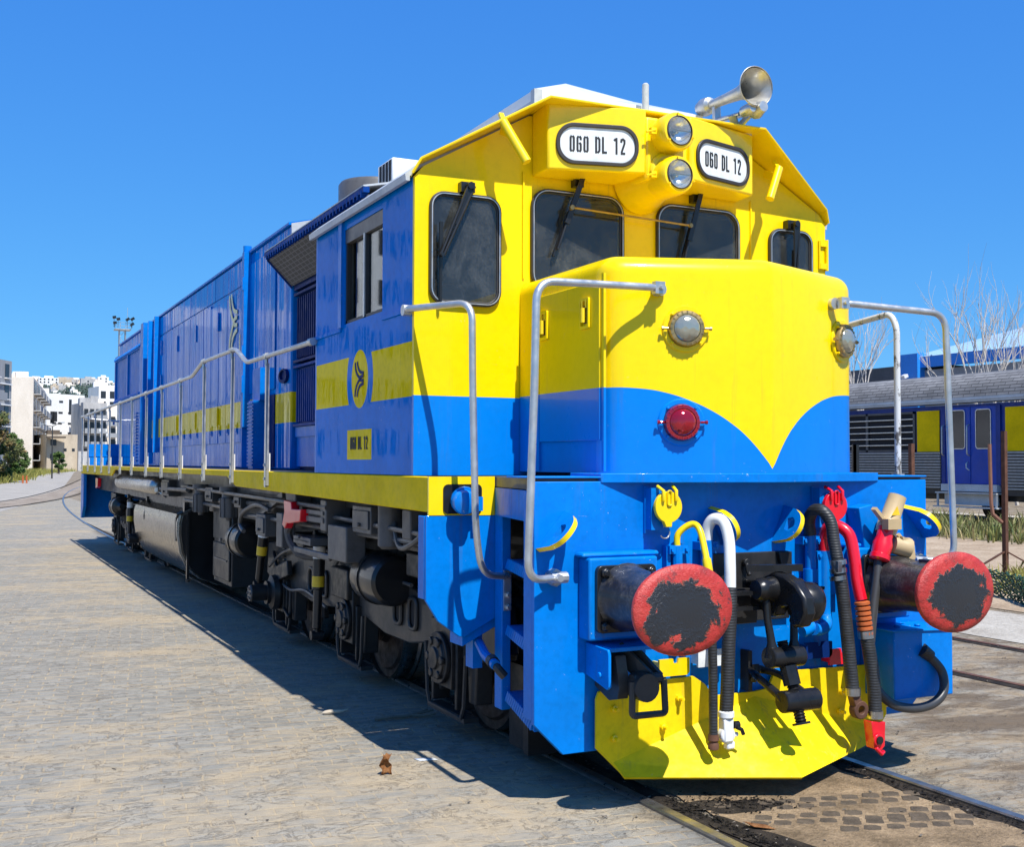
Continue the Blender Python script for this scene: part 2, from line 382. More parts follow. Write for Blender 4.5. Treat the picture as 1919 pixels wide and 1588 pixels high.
# ---- corner panels, posts, steps
for sx in (-1,1):
    X=lambda v:sx*v
    B(MB().prism([(X(-1.562),1.445),(X(-1.562),1.664),(X(-1.15),1.664),(X(-1.15),1.44)],'y',1.540,1.557),'corner_plate',m_yel)
    p=MB(); p.prism([(X(-1.575),1.444),(X(-1.575),.965),(X(-1.50),.845),(X(-1.37),.752),(X(-1.335),.748),(X(-1.113),.86),(X(-1.113),1.44)],'y',1.543,1.565)
    p.box(min(X(-1.578),X(-1.560)),max(X(-1.578),X(-1.560)),1.566,1.66,.97,1.44)
    p.prism([(X(-1.34),.752),(X(-1.113),.862),(X(-1.113),.80),(X(-1.34),.69)],'y',1.566,1.75)
    B(p,'corner_panel',m_blue,bevel=.004)
    B(MB().box(min(X(-1.150),X(-1.092)),max(X(-1.150),X(-1.092)),1.44,1.538,.335,1.60),'step_post',m_blue,bevel=.006)
    st=MB(); 
    st.prism([(X(-1.15),1.535),(X(-1.335),.70),(X(-1.315),.70),(X(-1.13),1.535)],'z',1.44,1.60)
    B(st,'step_beam',m_blue)
    bk=MB(); bk.box(min(X(-.90),X(-.86)),max(X(-.90),X(-.86)),.72,1.45,.34,1.60); B(bk,'step_well_plate',m_dkblue)
    for z in (1.19,.815,.44):
        s_=MB(); s_.prism([(X(-1.118),1.435),(X(-1.318),.705),(X(-1.10),.705),(X(-.905),1.435)],'z',z-.055,z)
        for k in range(14):                     # raised grip teeth along the nosing
            t=(k+.5)/14; a=Vector((X(-1.122),1.43,z)); b=Vector((X(-1.322),.71,z)); q=a.lerp(b,t)
            s_.beam(q+Vector((0,.018,-.05)),q+Vector((0,-.018,.006)),.012,.018)
        B(s_,'step',m_blue,smooth=0)
# ---- headstock
hs=MB(); hs.prism([(-1.335,1.648),(-1.335,.425),(-1.17,.262),(-.86,.262),(-.80,.36),(.80,.36),(.86,.262),(1.17,.262),(1.335,.425),(1.335,1.648)],'y',.672,.70)
hs.box(-1.333,-1.308,.701,.80,.44,1.60); hs.box(1.308,1.333,.701,.80,.44,1.60)
B(hs,'headstock',m_blue,bevel=.004)
lip=MB(); lip.prism([(-1.338,.668),(-.93,.668),(-.90,.70),(-.9,1.0),(-1.338,1.0)],'z',1.664,1.674); lip.prism([(1.338,.668),(.93,.668),(.90,.70),(.9,1.0),(1.338,1.0)],'z',1.664,1.674)
lip.prism([(-.95,.668),(0,.43),(.95,.668),(.95,1.0),(-.95,1.0)],'z',1.640,1.690)
B(lip,'deck_lip',m_blue,bevel=.004)
# ---- nose with rounded top edges and a shallow V front
def poly_offset(P,d):
    out=[];n=len(P)
    for i in range(n):
        a,b,c=[Vector(P[j]) for j in ((i-1)%n,i,(i+1)%n)]
        n1=Vector((-(b-a).y,(b-a).x)).normalized(); n2=Vector((-(c-b).y,(c-b).x)).normalized()
        m_=(n1+n2); m_=m_/max(.2,m_.length_squared)*2
        out.append(b+m_*d)
    return out
plan=fillet([(-.862,1.795,0),(-.862,.765,0),(0,.455,0),(.862,.765,0),(.862,1.795,0)],.10,6)
# keep the crease at the centre crisp: rebuild middle
pl=[]
left=fillet([(-.862,1.795,0),(-.862,.765,0),(-.0,.455,0)],.11,7)
for p in left[:-1]: pl.append((p.x,p.y))
pl.append((-.02,.4635));pl.append((.02,.4635))
for p in reversed(left[:-1]): pl.append((-p.x,p.y))
no=MB(); n=len(pl); levels=[(1.690,0),(2.2,0),(2.765,0)]
rf=.10
for k in range(1,8):
    a=R(90*k/7); levels.append((2.765+rf*math.sin(a),rf*(1-math.cos(a))))
vs=[]
for z,dd in levels:
    q=poly_offset([Vector((p[0],p[1])) for p in pl],dd) if dd else [Vector(p) for p in pl]
    # back edge stays on the cab wall
    for i,p in enumerate(q):
        yy=1.795 if i in (0,n-1) else p.y
        vs.append((p.x,yy,z))
fs=[]
for L in range(len(levels)-1):
    for i in range(n-1): fs.append((L*n+i,L*n+i+1,(L+1)*n+i+1,(L+1)*n+i))
fs.append([ (len(levels)-1)*n+i for i in range(n)]); fs.append(list(range(n)))
no.add(vs,fs); B(no,'nose',m_nose,smooth=30)
# make sure offset goes inward: (checked by eye)
nd=MB(); nd.box(-.882,-.864,.80,1.50,1.865,2.725)
door=B(nd,'nose_door',m_nose,bevel=.005)
fr=MB(); fr.box(-.876,-.862,.765,.788,1.70,2.76); fr.box(-.876,-.862,1.515,1.535,1.70,2.76); B(fr,'door_trim',m_nose,door)
for y,z in ((1.43,2.545),(.945,2.56)):
    l=MB(); l.ring(rrect(y-.05,y+.05,z-.085,z+.085,.01),rrect(y-.036,y+.036,z-.068,z+.068,.008),'x',-.897,-.883); B(l,'latch_frame',m_yel,door)
    l=MB(); l.prism(rrect(y-.024,y+.024,z-.055,z+.045,.012),'x',-.8858,-.883); B(l,'latch_recess',m_rust,door); l=MB(); l.tube([(-.90,y,z-.05),(-.90,y,z+.03)],.014,8); l.tube([(-.893,y-.02,z+.03),(-.893,y-.02,z+.075)],.006,6); l.tube([(-.893,y+.02,z+.03),(-.893,y+.02,z+.075)],.006,6)
    B(l,'latch',m_yel,door)
# marker lights on the nose
def face_frame(x,z,out=.0):
    # point on the V front face at lateral x, with its outward normal
    s=1 if x>0 else -1
    y=.455+(.765-.455)*abs(x)/.862
    nrm=Vector((s*.31,-.862,0)).normalized()
    return Vector((x,y,z))+nrm*out,nrm
def marker(x,z,lm,nm):
    p,nr=face_frame(x,z)
    ring=MB(); ring.lathe([(0,.128),(.006,.128),(.012,.122),(.012,.10)],p,nr,36,False)
    up_=Vector((0,0,1)); sd=nr.cross(up_)
    for a in (45,135,225,315):
        q=p+nr*.010+(sd*math.cos(R(a))+up_*math.sin(R(a)))*.108
        ring.lathe([(0,.008),(.018,.007),(.02,.003)],q,nr,8)
    base=B(ring,nm,m_nose)
    bz=MB(); bz.lathe([(.010,.098),(.03,.098),(.042,.092),(.045,.080),(.045,.074)],p,nr,36,False)
    for k in range(20):
        a=2*math.pi*k/20; q=p+nr*.043+(sd*math.cos(a)+up_*math.sin(a))*.085
        bz.beam(q-(sd*math.cos(a)+up_*math.sin(a))*.008,q+(sd*math.cos(a)+up_*math.sin(a))*.008,.006,.006)
    for s_ in (-1,1):
        q=p+sd*s_*.10+nr*.03; bz.tube([q,q+sd*s_*.03],.007,8); bz.lathe([(0,.011),(.012,.011)],q+sd*s_*.025,sd*s_,8)
    B(bz,'bezel',m_brass if lm is m_lens else m_redlens,base)
    ln=MB(); ln.lathe([(.036,.076),(.052,.066),(.064,.045),(.070,.02),(.071,.002)],p,nr,32); B(ln,'lens',lm,base)
marker(-.455,2.465,m_lens,'marker_light'); marker(.715,2.466,m_lens,'marker_light'); marker(-.478,1.962,m_redlens,'tail_light')
# ---- cab
WX=1.556; CY0,CY1=1.80,3.845
roofp=[(-WX,3.44),(-1.50,3.505),(-.80,3.90),(.80,3.90),(1.50,3.505),(WX,3.44)]
from mathutils.geometry import delaunay_2d_cdt
FW=[(-1.468,-1.000,2.685,3.362,.095),(-.793,-.125,2.80,3.452,.12),(.125,.793,2.80,3.452,.12),(1.045,1.425,2.70,3.372,.095)]
def holed_plate(mb,outer,holes,y0,y1):
    V=[Vector(p) for p in outer]; E=[(i,(i+1)%len(outer)) for i in range(len(outer))]
    for h in holes:
        o=len(V); V+=[Vector(p) for p in h]; E+=[(o+i,o+(i+1)%len(h)) for i in range(len(h))]
    v,e,f=delaunay_2d_cdt(V,E,[],1,1e-6)[:3]
    def inside(p,poly):
        c=False; n=len(poly)
        for i in range(n):
            (x1,z1),(x2,z2)=poly[i],poly[(i+1)%n]
            if (z1>p[1])!=(z2>p[1]) and p[0]<(x2-x1)*(p[1]-z1)/(z2-z1)+x1: c=not c
        return c
    F=[q for q in f if not any(inside(sum((v[i] for i in q),Vector((0,0)))/len(q),h) for h in holes) and inside(sum((v[i] for i in q),Vector((0,0)))/len(q),outer)]
    n=len(v); mb.add([(p.x,y0,p.y) for p in v]+[(p.x,y1,p.y) for p in v],[tuple(q) for q in F]+[tuple(i+n for i in q[::-1]) for q in F])
    for loop in [outer]+holes:
        m_=len(loop); mb.add([(p[0],y0,p[1]) for p in loop]+[(p[0],y1,p[1]) for p in loop],[(i,(i+1)%m_,m_+(i+1)%m_,m_+i) for i in range(m_)])
fwm=MB(); holed_plate(fwm,[(-WX,1.668)]+roofp+[(WX,1.668)],[rrect(q[0]+.02,q[1]-.02,q[2]+.02,q[3]-.02,max(.03,q[4]-.02)) for q in FW],CY0,CY0+.03); B(fwm,'cab_front',m_front,smooth=20)
# cab interior seen through the glass
ci=MB(); ci.box(-1.49,1.49,3.70,3.72,1.70,3.46); ci.box(-1.49,1.49,1.84,3.72,3.40,3.42); ci.box(-1.49,1.49,1.84,3.72,1.72,1.75)
for sx in (-1,1):
    a,b=sorted((sx*1.485,sx*1.50)); ci.box(a,b,1.84,3.72,1.75,2.69); ci.box(a,b,1.84,2.35,2.69,3.40); ci.box(a,b,3.16,3.72,2.69,3.40)
cin=B(ci,'cab_lining',m_lining)
for x in (-.95,.95):
    q=MB(); q.prism(rrect(x-.24,x+.24,2.30,3.02,.08),'y',3.0,3.10); q.box(x-.25,x+.25,2.62,3.05,2.28,2.38); q.prism(rrect(x-.12,x+.12,3.04,3.22,.05),'y',3.02,3.09); q.lathe([(0,.05),(.5,.05)],(x,2.85,1.78),(0,0,1),10); B(q,'driver_seat',m_seat,cin,bevel=.02)
q=MB(); q.box(-1.40,-.15,1.88,2.20,2.20,2.68); q.box(-.10,1.40,1.88,2.12,2.1,2.58); q.lathe([(0,.03),(.16,.03),(.17,.05),(.2,.05)],(-.8,2.1,2.68),(0,0,1),10); q.box(.3,.75,2.5,3.0,1.75,3.1); B(q,'control_desk',m_seat,cin,bevel=.01)
bw=MB(); bw.prism([(-WX,1.668)]+roofp+[(WX,1.668)],'y',CY1-.03,CY1); B(bw,'cab_back',m_blue)
# side walls with a window opening
wy0,wy1,wz0,wz1=2.36,3.15,2.70,3.36
for sx in (-1,1):
    a,b=(sx*WX,sx*(WX-.05)); a,b=min(a,b),max(a,b)
    sw=MB(); sw.box(a,b,CY0+.031,wy0,1.668,3.44); sw.box(a,b,wy1,CY1-.031,1.668,3.44); sw.box(a,b,wy0,wy1,1.668,wz0); sw.box(a,b,wy0,wy1,wz1,3.44)
    B(sw,'cab_side',m_side)
    tr=MB(); xx=sx*(WX+.006)
    tr.box(min(sx*WX,sx*(WX+.012)),max(sx*WX,sx*(WX+.012)),CY0+.02,2.35,2.640,2.665); tr.box(min(sx*WX,sx*(WX+.012)),max(sx*WX,sx*(WX+.012)),3.2,CY1,2.655,2.68)
    B(tr,'window_ledge',m_side)
    wf=MB(); x0,x1=sorted((sx*(WX-.045),sx*(WX-.012)))
    for (p,q,r_,s_) in ((wy0,wy0+.025,wz0,wz1),(wy1-.025,wy1,wz0,wz1),(wy0,wy1,wz0,wz0+.025),(2.72,2.775,wz0,wz1)): wf.box(x0,x1,p,q,r_,s_)
    win=B(wf,'side_window',m_gasket)
    h=MB(); h.box(x0-.005,x1+.005,wy0,wy1,wz1-.095,wz1); B(h,'window_head',m_mgrey,win)
    x0,x1=sorted((sx*(WX-.036),sx*(WX-.03)))
    g=MB(); g.box(x0,x1,wy0+.02,2.73,wz0+.02,wz1-.09); g.box(x0-.008*sx,x1-.008*sx,2.765,wy1-.14,wz0+.02,wz1-.09); B(g,'window_pane',m_sglass,win)
    ml=MB(); x0,x1=sorted((sx*(WX-.045),sx*(WX-.005))); ml.box(x0,x1,2.735,2.76,wz0+.01,wz1-.09); B(ml,'window_mullion',m_galv,win)
    # sliding shutter pocket beside the window
    sh=MB(); x0,x1=sorted((sx*WX,sx*(WX+.02))); sh.box(x0,x1,3.165,3.235,2.68,3.42); B(sh,'window_rail',m_blue)
# side emblem and number lettering
GL={'0':[[(.2,.97),(.10,.86),(.10,.14),(.2,.03)],[(.32,.97),(.42,.86),(.42,.14),(.32,.03)]],
'6':[[(.2,.97),(.10,.86),(.10,.14),(.2,.03)],[(.32,.97),(.42,.86),(.42,.74)],[(.30,.58),(.42,.48),(.42,.14),(.32,.03)]],
'D':[[(.10,1.0),(.10,0)],[(.26,.97),(.43,.84),(.43,.16),(.26,.03)]],
'L':[[(.10,1.0),(.10,0)],[(.2,.07),(.50,.07)]],
'1':[[(.29,1.0),(.29,0)],[(.06,.83),(.19,.93)]],
'2':[[(.08,.74),(.10,.90),(.25,.94),(.41,.86),(.41,.68),(.12,.14)],[(.04,.07),(.48,.07)]]}
def lettering(mb,text,O,U,V,W,h,wd,space=.18,gap=.30,th=.195,d=.0025):
    U,V,W,O=Vector(U),Vector(V),Vector(W),Vector(O)
    ws=[gap if c==' ' else .5 for c in text]; tot=sum(ws)+space*(len(text)-1); k=wd/tot; x=-wd/2
    for c,w_ in zip(text,ws):
        if c!=' ':
            for st in GL[c]:
                mb.ribbon([(x+p[0]*k,(p[1]-.5)*h) for p in st],th*k,O,U,V,W,d)
        x+=(w_+space)*k
sl_=MB(); lettering(sl_,'060 DL 12',(-WX-.001,2.805,1.872),(0,-1,0),(0,0,1),(-1,0,0),.085,.36)
B(sl_,'side_number',m_ink)
em=MB(); O=Vector((-WX-.001,2.80,2.30))
def emblem(mb,O,U,V,W,s,th,d=.0025,ku=1.45):
    for sg in (1,-1):
        c1=[(-.55,1.0*sg),(-.48,.62*sg),(-.28,.28*sg),(.0,.06*sg)]
        c2=[(-.28,1.02*sg),(-.18,.70*sg),(.06,.42*sg),(.52,.30*sg)]
        for c in (c1,c2):
            P=[(p.x,p.y) for p in catmull([(a,b,0) for a,b in c],5)]
            mb.ribbon([(a*s*ku,b*s) for a,b in P],th,O,U,V,W,d)
        P=[(p.x,p.y) for p in catmull([(.02,-.02*sg,0),(.2,.10*sg,0),(.52,.13*sg,0)],4)]
        mb.ribbon([(a*s*ku,b*s) for a,b in P],th,Vector(O)+Vector(W)*.001*(2+sg),U,V,W,d)
emblem(em,O,(0,-1,0),(0,0,1),(-1,0,0),.115,.021); B(em,'emblem',m_dkblue)
# outline of the oval
# roof
rf_=MB()
rp=[(-1.60,3.415),(-1.605,3.455),(-1.52,3.525),(-.80,3.925),(.80,3.925),(1.52,3.525),(1.605,3.455),(1.60,3.415)]
ri=[(-1.575,3.415),(-1.575,3.443),(-1.50,3.506),(-.79,3.902),(.79,3.902),(1.50,3.506),(1.575,3.443),(1.575,3.415)]
rf_.prism(rp+ri[::-1],'y',CY0+.032,CY1+.04); B(rf_,'cab_roof',m_grey,smooth=20)
# visor
vz=MB(); A=[(-1.575,1.79,3.445),(-1.53,1.76,3.53),(-.80,1.515,3.930),(.80,1.515,3.945),(1.53,1.76,3.53),(1.575,1.79,3.445)]
Bk=[(-1.57,1.83,3.43),(-1.52,1.83,3.513),(-.79,1.83,3.912),(.79,1.83,3.912),(1.52,1.83,3.513),(1.57,1.83,3.43)]
tk=.014
vs=A+Bk+[(x,y,z+tk) for x,y,z in A]+[(x,y,z+tk) for x,y,z in Bk]
k=6;fs=[]
for i in range(5): fs+=[(i,i+1,k+i+1,k+i),(2*k+i,3*k+i,3*k+i+1,2*k+i+1),(i,2*k+i,2*k+i+1,i+1),(k+i,k+i+1,3*k+i+1,3*k+i)]
fs+=[(0,k,3*k,2*k),(k-1,3*k-1,4*k-1,2*k-1)]
vz.add(vs,fs); B(vz,'visor',m_yel,smooth=0)
ve=MB(); ve.tube([(x,y-.004,z+.007) for x,y,z in A],.009,6); B(ve,'visor_edge',m_yel)
# front windows
def fwin(x0,x1,z0,z1,r):
    o=rrect(x0,x1,z0,z1,r); i=rrect(x0+.028,x1-.028,z0+.028,z1-.028,max(.02,r-.028)); i2=rrect(x0+.016,x1-.016,z0+.016,z1-.016,max(.02,r-.016))
    f=MB(); f.ring(o,i2,'y',1.772,1.7985); f.ring(i2,i,'y',1.780,1.7985); win=B(f,'front_window',m_gasket,smooth=30,bevel=.004)
    b=MB(); b.ring(rrect(x0+.010,x1-.010,z0+.010,z1-.010,max(.02,r-.01)),rrect(x0+.016,x1-.016,z0+.016,z1-.016,max(.02,r-.016)),'y',1.769,1.7985); B(b,'window_bead',m_galv,win)
    g=MB(); g.prism(i,'y',1.788,1.7985); B(g,'window_glass',m_glass,win,smooth=0)
for q_ in FW: fwin(*q_)
sm=MB()
for x in (-.835,.905): sm.box(x-.012,x,1.790,1.7985,2.88,3.54)
B(sm,'wall_seam',m_front)
# number boxes under the visor
for sx in (-1,1):
    X=lambda v:sx*v
    pln=[(X(-.782),1.798),(X(-.772),1.605),(X(-.165),1.455),(X(-.13),1.53),(X(-.13),1.798)]
    nb=MB(); zt=[3.915,3.935,3.935,3.915,3.905]; zb=[3.52,3.525,3.53,3.53,3.53]
    vs=[(p[0],p[1],z) for p,z in zip(pln,zb)]+[(p[0],p[1],z) for p,z in zip(pln,zt)]
    nb.add(vs,[(0,1,2,3,4),(9,8,7,6,5)]+[(i,(i+1)%5,5+(i+1)%5,5+i) for i in range(5)])
    box=B(nb,'number_box',m_yel,bevel=.012)
    a=Vector((X(-.772),1.605,0)); b=Vector((X(-.165),1.455,0)); U=(b-a).normalized()*( 1 if sx<0 else 1)
    if U.x<0: U=-U
    # U points to image right
    nr=Vector((U.y,-U.x,0)); 
    if nr.y>0: nr=-nr
    c=(a+b)/2+Vector((0,0,3.690)); c+= U*( .0 if sx<0 else .0)
    def onp(mb,pts,t0,t1):
        n=len(pts); vs=[c+U*p[0]+Vector((0,0,p[1]))+nr*t0 for p in pts]+[c+U*p[0]+Vector((0,0,p[1]))+nr*t1 for p in pts]
        mb.add(vs,[list(range(n)),list(range(n,2*n))]+[(i,(i+1)%n,n+(i+1)%n,n+i) for i in range(n)])
    hw,hh=.262,.128
    g=MB(); o=rrect(-hw,hw,-hh,hh,.115,10); i=rrect(-hw+.024,hw-.024,-hh+.024,hh-.024,.094,10); n=len(o)
    vs=[c+U*p[0]+Vector((0,0,p[1]))+nr*t for t in (.0005,.016) for p in o]+[c+U*p[0]+Vector((0,0,p[1]))+nr*t for t in (.0005,.016) for p in i]
    fs=[]
    for q in range(n):
        w_=(q+1)%n; fs+=[(q,w_,n+w_,n+q),(n+q,n+w_,3*n+w_,3*n+q),(2*n+q,3*n+q,3*n+w_,2*n+w_)]
    g.add(vs,fs); B(g,'number_gasket',m_gasket,box,bevel=.004)
    pl_=MB(); onp(pl_,i,.0005,.005); B(pl_,'number_plate',m_plate,box,smooth=0)
    le=MB(); lettering(le,'060 DL 12',c+nr*.005,U,(0,0,1),nr,.102,.355); B(le,'number',m_ink,box,smooth=0)
# headlights
hc=MB(); hc.prism([(-.16,3.50),(.16,3.50),(.16,3.90),(-.16,3.90)],'y',1.47,1.798); hc.lathe([(.0,.128),(.12,.145),(.25,.17),(.355,.205)],(0,1.44,3.555),(0,1,0),36); B(hc,'headlight_fairing',m_yel,bevel=.02)
for z in (3.790,3.520):
    h=MB(); h.lathe([(0,.090),(.004,.108),(.02,.118),(.06,.122),(.19,.122)],(0,1.33,z),(0,1,0),36,False)
    for a in (90,210,330): h.lathe([(0,.006),(.01,.006)],(.104*math.cos(R(a+10)),1.328,z+.104*math.sin(R(a+10))),(0,-1,0),8)
    h.box(-.16,-.115,1.40,1.43,z-.02,z+.02); h.tube([(-.19,1.41,z-.012),(-.13,1.40,z+.005)],.007,6)
    hl=B(h,'headlight',m_yel)
    r_=MB(); r_.lathe([(-.004,.086),(-.008,.088),(-.004,.093),(.002,.094)],(0,1.33,z),(0,1,0),36,False); B(r_,'headlight_rim',m_gasket,hl)
    l_=MB(); l_.lathe([(.003,.086),(.012,.080),(.035,.066),(.055,.045),(.066,.022),(.068,.004)],(0,1.33,z),(0,1,0),36,False); B(l_,'headlight_reflector',m_mirror,hl)
    l_=MB(); l_.lathe([(.025,.006),(.03,.012),(.06,.014)],(0,1.33,z),(0,1,0),14); l_.box(-.085,.085,1.332,1.336,z-.003,z+.003); B(l_,'headlight_bulb',m_lens,hl)
    l_=MB(); l_.lathe([(-.004,.004),(-.003,.04),(.002,.086)],(0,1.33,z),(0,1,0),32); B(l_,'headlight_glass',m_clear,hl)
# flag brackets under the visor
for a,b in (((-1.075,1.60,3.775),(-.965,1.50,3.52)),((.985,1.60,3.735),(.875,1.56,3.505))):
    a=Vector(a);b=Vector(b); f=MB(); f.cyl(a,b,.028,14); f.beam(a.lerp(b,.3),a.lerp(b,.3)+Vector((0,.12,.05)),.02,.05); f.beam(a.lerp(b,.05),a.lerp(b,.05)+Vector((0,.05,.07)),.03,.02); B(f,'flag_bracket',m_yel)
# wipers
def wiper(top,elbow,tip,tw=.012):
    w_=MB(); t,e,p=Vector(top),Vector(elbow),Vector(tip)
    w_.box(t.x-.045,t.x+.045,t.y+.0,1.797,t.z-.03,t.z+.03); w_.lathe([(0,.022),(.05,.022)],t,(0,-1,0),10)
    w_.tube([t+Vector((-.012,-.03,0)),e+Vector((-.006,0,0))],tw*.8,6); w_.tube([t+Vector((.028,-.03,0)),e+Vector((.012,0,0))],tw*.8,6); w_.beam(t.lerp(e,.05)+Vector((.01,-.03,0)),t.lerp(e,.55)+Vector((.004,-.01,0)),.035,.012,(0,1,0))
    w_.lathe([(0,.012),(.02,.012)],e,(0,-1,0),8); w_.beam(e+Vector((0,.02,.2)),p+Vector((0,.0,-.15)),.012,.02,(0,1,0)); w_.beam(e+Vector((0,.01,.2)),p+Vector((0,.0,-.15)),.02,.006,(0,1,0))
    return B(w_,'wiper',m_black)
wiper((-1.235,1.745,3.395),(-1.412,1.725,2.968),(-1.405,1.765,2.82)); wiper((1.225,1.745,3.40),(1.225,1.725,3.02),(1.225,1.765,2.86))
def wiper2(top,bot):
    w_=MB(); t,e=Vector(top),Vector(bot)
    w_.box(t.x-.035,t.x+.03,t.y,1.797,t.z-.025,t.z+.025); w_.beam(t+Vector((.01,-.02,.03)),t.lerp(e,.62)+Vector((0,-.01,0)),.034,.012,(0,1,0)); w_.tube([t.lerp(e,.55),e],.008,6); w_.beam(t.lerp(e,.42)+Vector((.0,.02,0)),e+Vector((-.02,.025,-.04)),.014,.02,(0,1,0))
    return B(w_,'wiper',m_black)
wa=wiper2((-.470,1.745,3.505),(-.632,1.735,3.07)); wiper2((.425,1.745,3.50),(.300,1.735,3.03))
rr_=MB(); rr_.tube([(-.545,1.715,3.335),(.345,1.715,3.305)],.007,8); rr_.lathe([(0,.016),(.02,.016)],(-.545,1.722,3.335),(0,-1,0),10); rr_.lathe([(0,.014),(.02,.014)],(.345,1.722,3.305),(0,-1,0),10); B(rr_,'wiper_link_rod',m_brass)
hg=MB(); hg.box(1.49,1.50,1.785,1.797,3.12,3.32); hg.box(1.50,1.562,1.782,1.797,3.12,3.16); hg.box(1.50,1.562,1.782,1.797,3.28,3.32); hg.tube([(1.562,1.79,3.11),(1.562,1.79,3.33)],.012,8)
B(hg,'hinge',m_front)
# roof equipment
ac=MB(); 
ac.add([(-.65,2.0,3.93),(.65,2.0,3.93),(.65,3.45,3.93),(-.65,3.45,3.93),(-.65,2.0,4.155),(.65,2.0,4.155),(.65,3.45,4.155),(-.65,3.45,4.155),(-.16,2.5,4.41),(.40,2.5,4.36),(.40,3.2,4.33),(-.16,3.2,4.35)],
 [(0,1,5,4),(1,2,6,5),(2,3,7,6),(3,0,4,7),(4,5,9,8),(5,6,10,9),(6,7,11,10),(7,4,8,11),(8,9,10,11)])
acu=B(ac,'air_conditioner',m_whitep,smooth=0)
a2=MB()
for k in range(5): a2.box(-.656,-.651,3.02+k*.075,3.07+k*.075,4.0,4.10)
B(a2,'vent_slots',m_inside,acu)
a3=MB()
for k in range(3): a3.box(-.66,-.651,2.04,3.0,3.955+k*.055,3.975+k*.055)
a3.box(-.668,-.61,1.988,2.04,3.93,4.15); B(a3,'casing_ribs',m_grey,acu)
an=MB(); an.lathe([(0,.03),(.03,.03),(.035,.022),(.15,.022),(.155,.018)],(.13,1.92,3.94),(0,0,1),14); an.lathe([(0,.023),(.18,.023),(.19,.014)],(.13,1.92,4.09),(0,0,1),14); B(an,'antenna',m_grey)
# horn
hn=MB(); hn.lathe([(0,.128),(.004,.132),(.012,.124),(.05,.095),(.10,.066),(.18,.045),(.32,.036),(.52,.030)],(.644,1.40,4.182),(0.02,1,.045),32,False)
hn.lathe([(.006,.121),(.05,.088),(.10,.060),(.18,.039),(.3,.02)],(.644,1.40,4.182),(0.02,1,.045),32,False)
horn=B(hn,'horn',m_horn)
h2=MB(); h2.lathe([(0,.034),(.02,.056),(.05,.062),(.09,.062),(.11,.05),(.13,.05),(.14,.02)],(.652,1.90,4.205),(0.02,1,.045),16)
h2.lathe([(0,.04),(.03,.05),(.06,.05),(.10,.035)],(.60,2.0,4.10),(0,1,0),14)
h2.lathe([(0,.055),(.02,.06),(.06,.045),(.1,.035)],(.70,1.50,4.055),(.0,-1,.05),14); h2.lathe([(0,.036),(.07,.04),(.10,.025)],(.63,1.52,4.045),(0,-1,0),12)
h2.tube([(.66,1.95,4.10),(.69,1.55,4.05)],.018,8); h2.tube([(.58,1.98,4.06),(.62,1.55,4.04)],.014,8)
h2.beam((.60,1.60,4.04),(.70,1.66,3.92),.05,.02); h2.beam((.70,1.55,4.04),(.64,1.70,3.92),.03,.03); h2.beam((.66,1.86,4.19),(.66,1.84,3.93),.05,.03); h2.box(.55,.76,1.60,1.95,3.925,3.945)
B(h2,'horn_bracket',m_galv,horn)
# ---- hood behind the cab
HX=.90; HY0,HY1=7.0,20.8
hm=MB(); hm.box(-HX,HX,HY0,HY1,1.668,4.19); hood=B(hm,'hood',m_hood,bevel=.02)
ht=MB(); ht.prism([(-.93,4.19),(-.93,4.215),(-.55,4.30),(.55,4.30),(.93,4.215),(.93,4.19)],'y',HY0+.02,HY1+.03); B(ht,'hood_roof',m_blue,hood)
hf=MB(); hf.prism([(-.89,3.6),(-.91,4.20),(-.55,4.29),(.55,4.29),(.91,4.20),(.89,3.6)],'y',HY0-.012,HY0-.002); B(hf,'hood_end_plate',m_grey,hood)
hp=MB(); hp.box(-.30,.30,3.86,6.98,1.668,3.95); hp.box(-.80,-.78,3.86,6.98,1.668,3.5); hp.box(.78,.80,3.86,6.98,1.668,3.5); hp.box(-.88,.88,3.86,6.98,3.50,3.95)
fh=B(hp,'front_hood',m_dkblue)
for z0,z1 in ((2.78,3.44),(2.13,2.70)):
    p=MB(); p.box(-.83,-.805,3.95,6.95,z0,z1)
    for k in range(40):
        y=4.0+k*.0745; p.box(-.86,-.83,y,y+.03,z0+.02,z1-.02)
    p.box(-.885,-.805,3.95,6.97,z1,z1+.025); p.box(-.885,-.805,3.95,6.97,z0-.025,z0)
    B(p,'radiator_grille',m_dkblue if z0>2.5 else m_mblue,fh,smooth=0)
p=MB(); p.box(-.84,-.80,3.95,6.97,1.70,2.10); p.box(-.86,-.84,5.5,6.97,2.0,2.10); B(p,'lower_access_panel',m_blue,fh)
for sx in (-1,1):
    p=MB(); a=[(sx*.905,3.89,3.545),(sx*.905,6.98,3.545),(sx*1.15,6.98,3.80),(sx*1.15,3.89,3.80)]
    vs=a+[(x-sx*.02,y,z+.02) for x,y,z in a]
    p.add(vs,[(0,1,2,3),(7,6,5,4),(0,4,5,1),(1,5,6,2),(2,6,7,3),(3,7,4,0)]); sc=B(p,'mesh_screen',m_grid,fh,smooth=0)
    p=MB(); x0,x1=sorted((sx*1.13,sx*1.18)); p.box(x0,x1,3.88,7.03,3.83,3.875)
    for k in range(34): p.box(x0-.004,x1+.004,3.93+k*.091,3.945+k*.091,3.795,3.85)
    p.prism([(sx*.9,3.52),(sx*1.16,3.79),(sx*1.16,3.83),(sx*.9,3.86)],'y',6.985,7.0); B(p,'screen_rail',m_mblue,sc)
    p=MB(); p.prism([(sx*.88,3.95),(sx*1.18,3.885),(sx*1.18,3.87),(sx*.88,3.935)],'y',3.88,6.99); B(p,'screen_roof',m_grey,sc)
lb=MB(); lb.box(-.90,-.35,4.0,4.35,3.955,4.165); vb=B(lb,'roof_vent_box',m_whitep,fh,bevel=.01)
lb=MB()
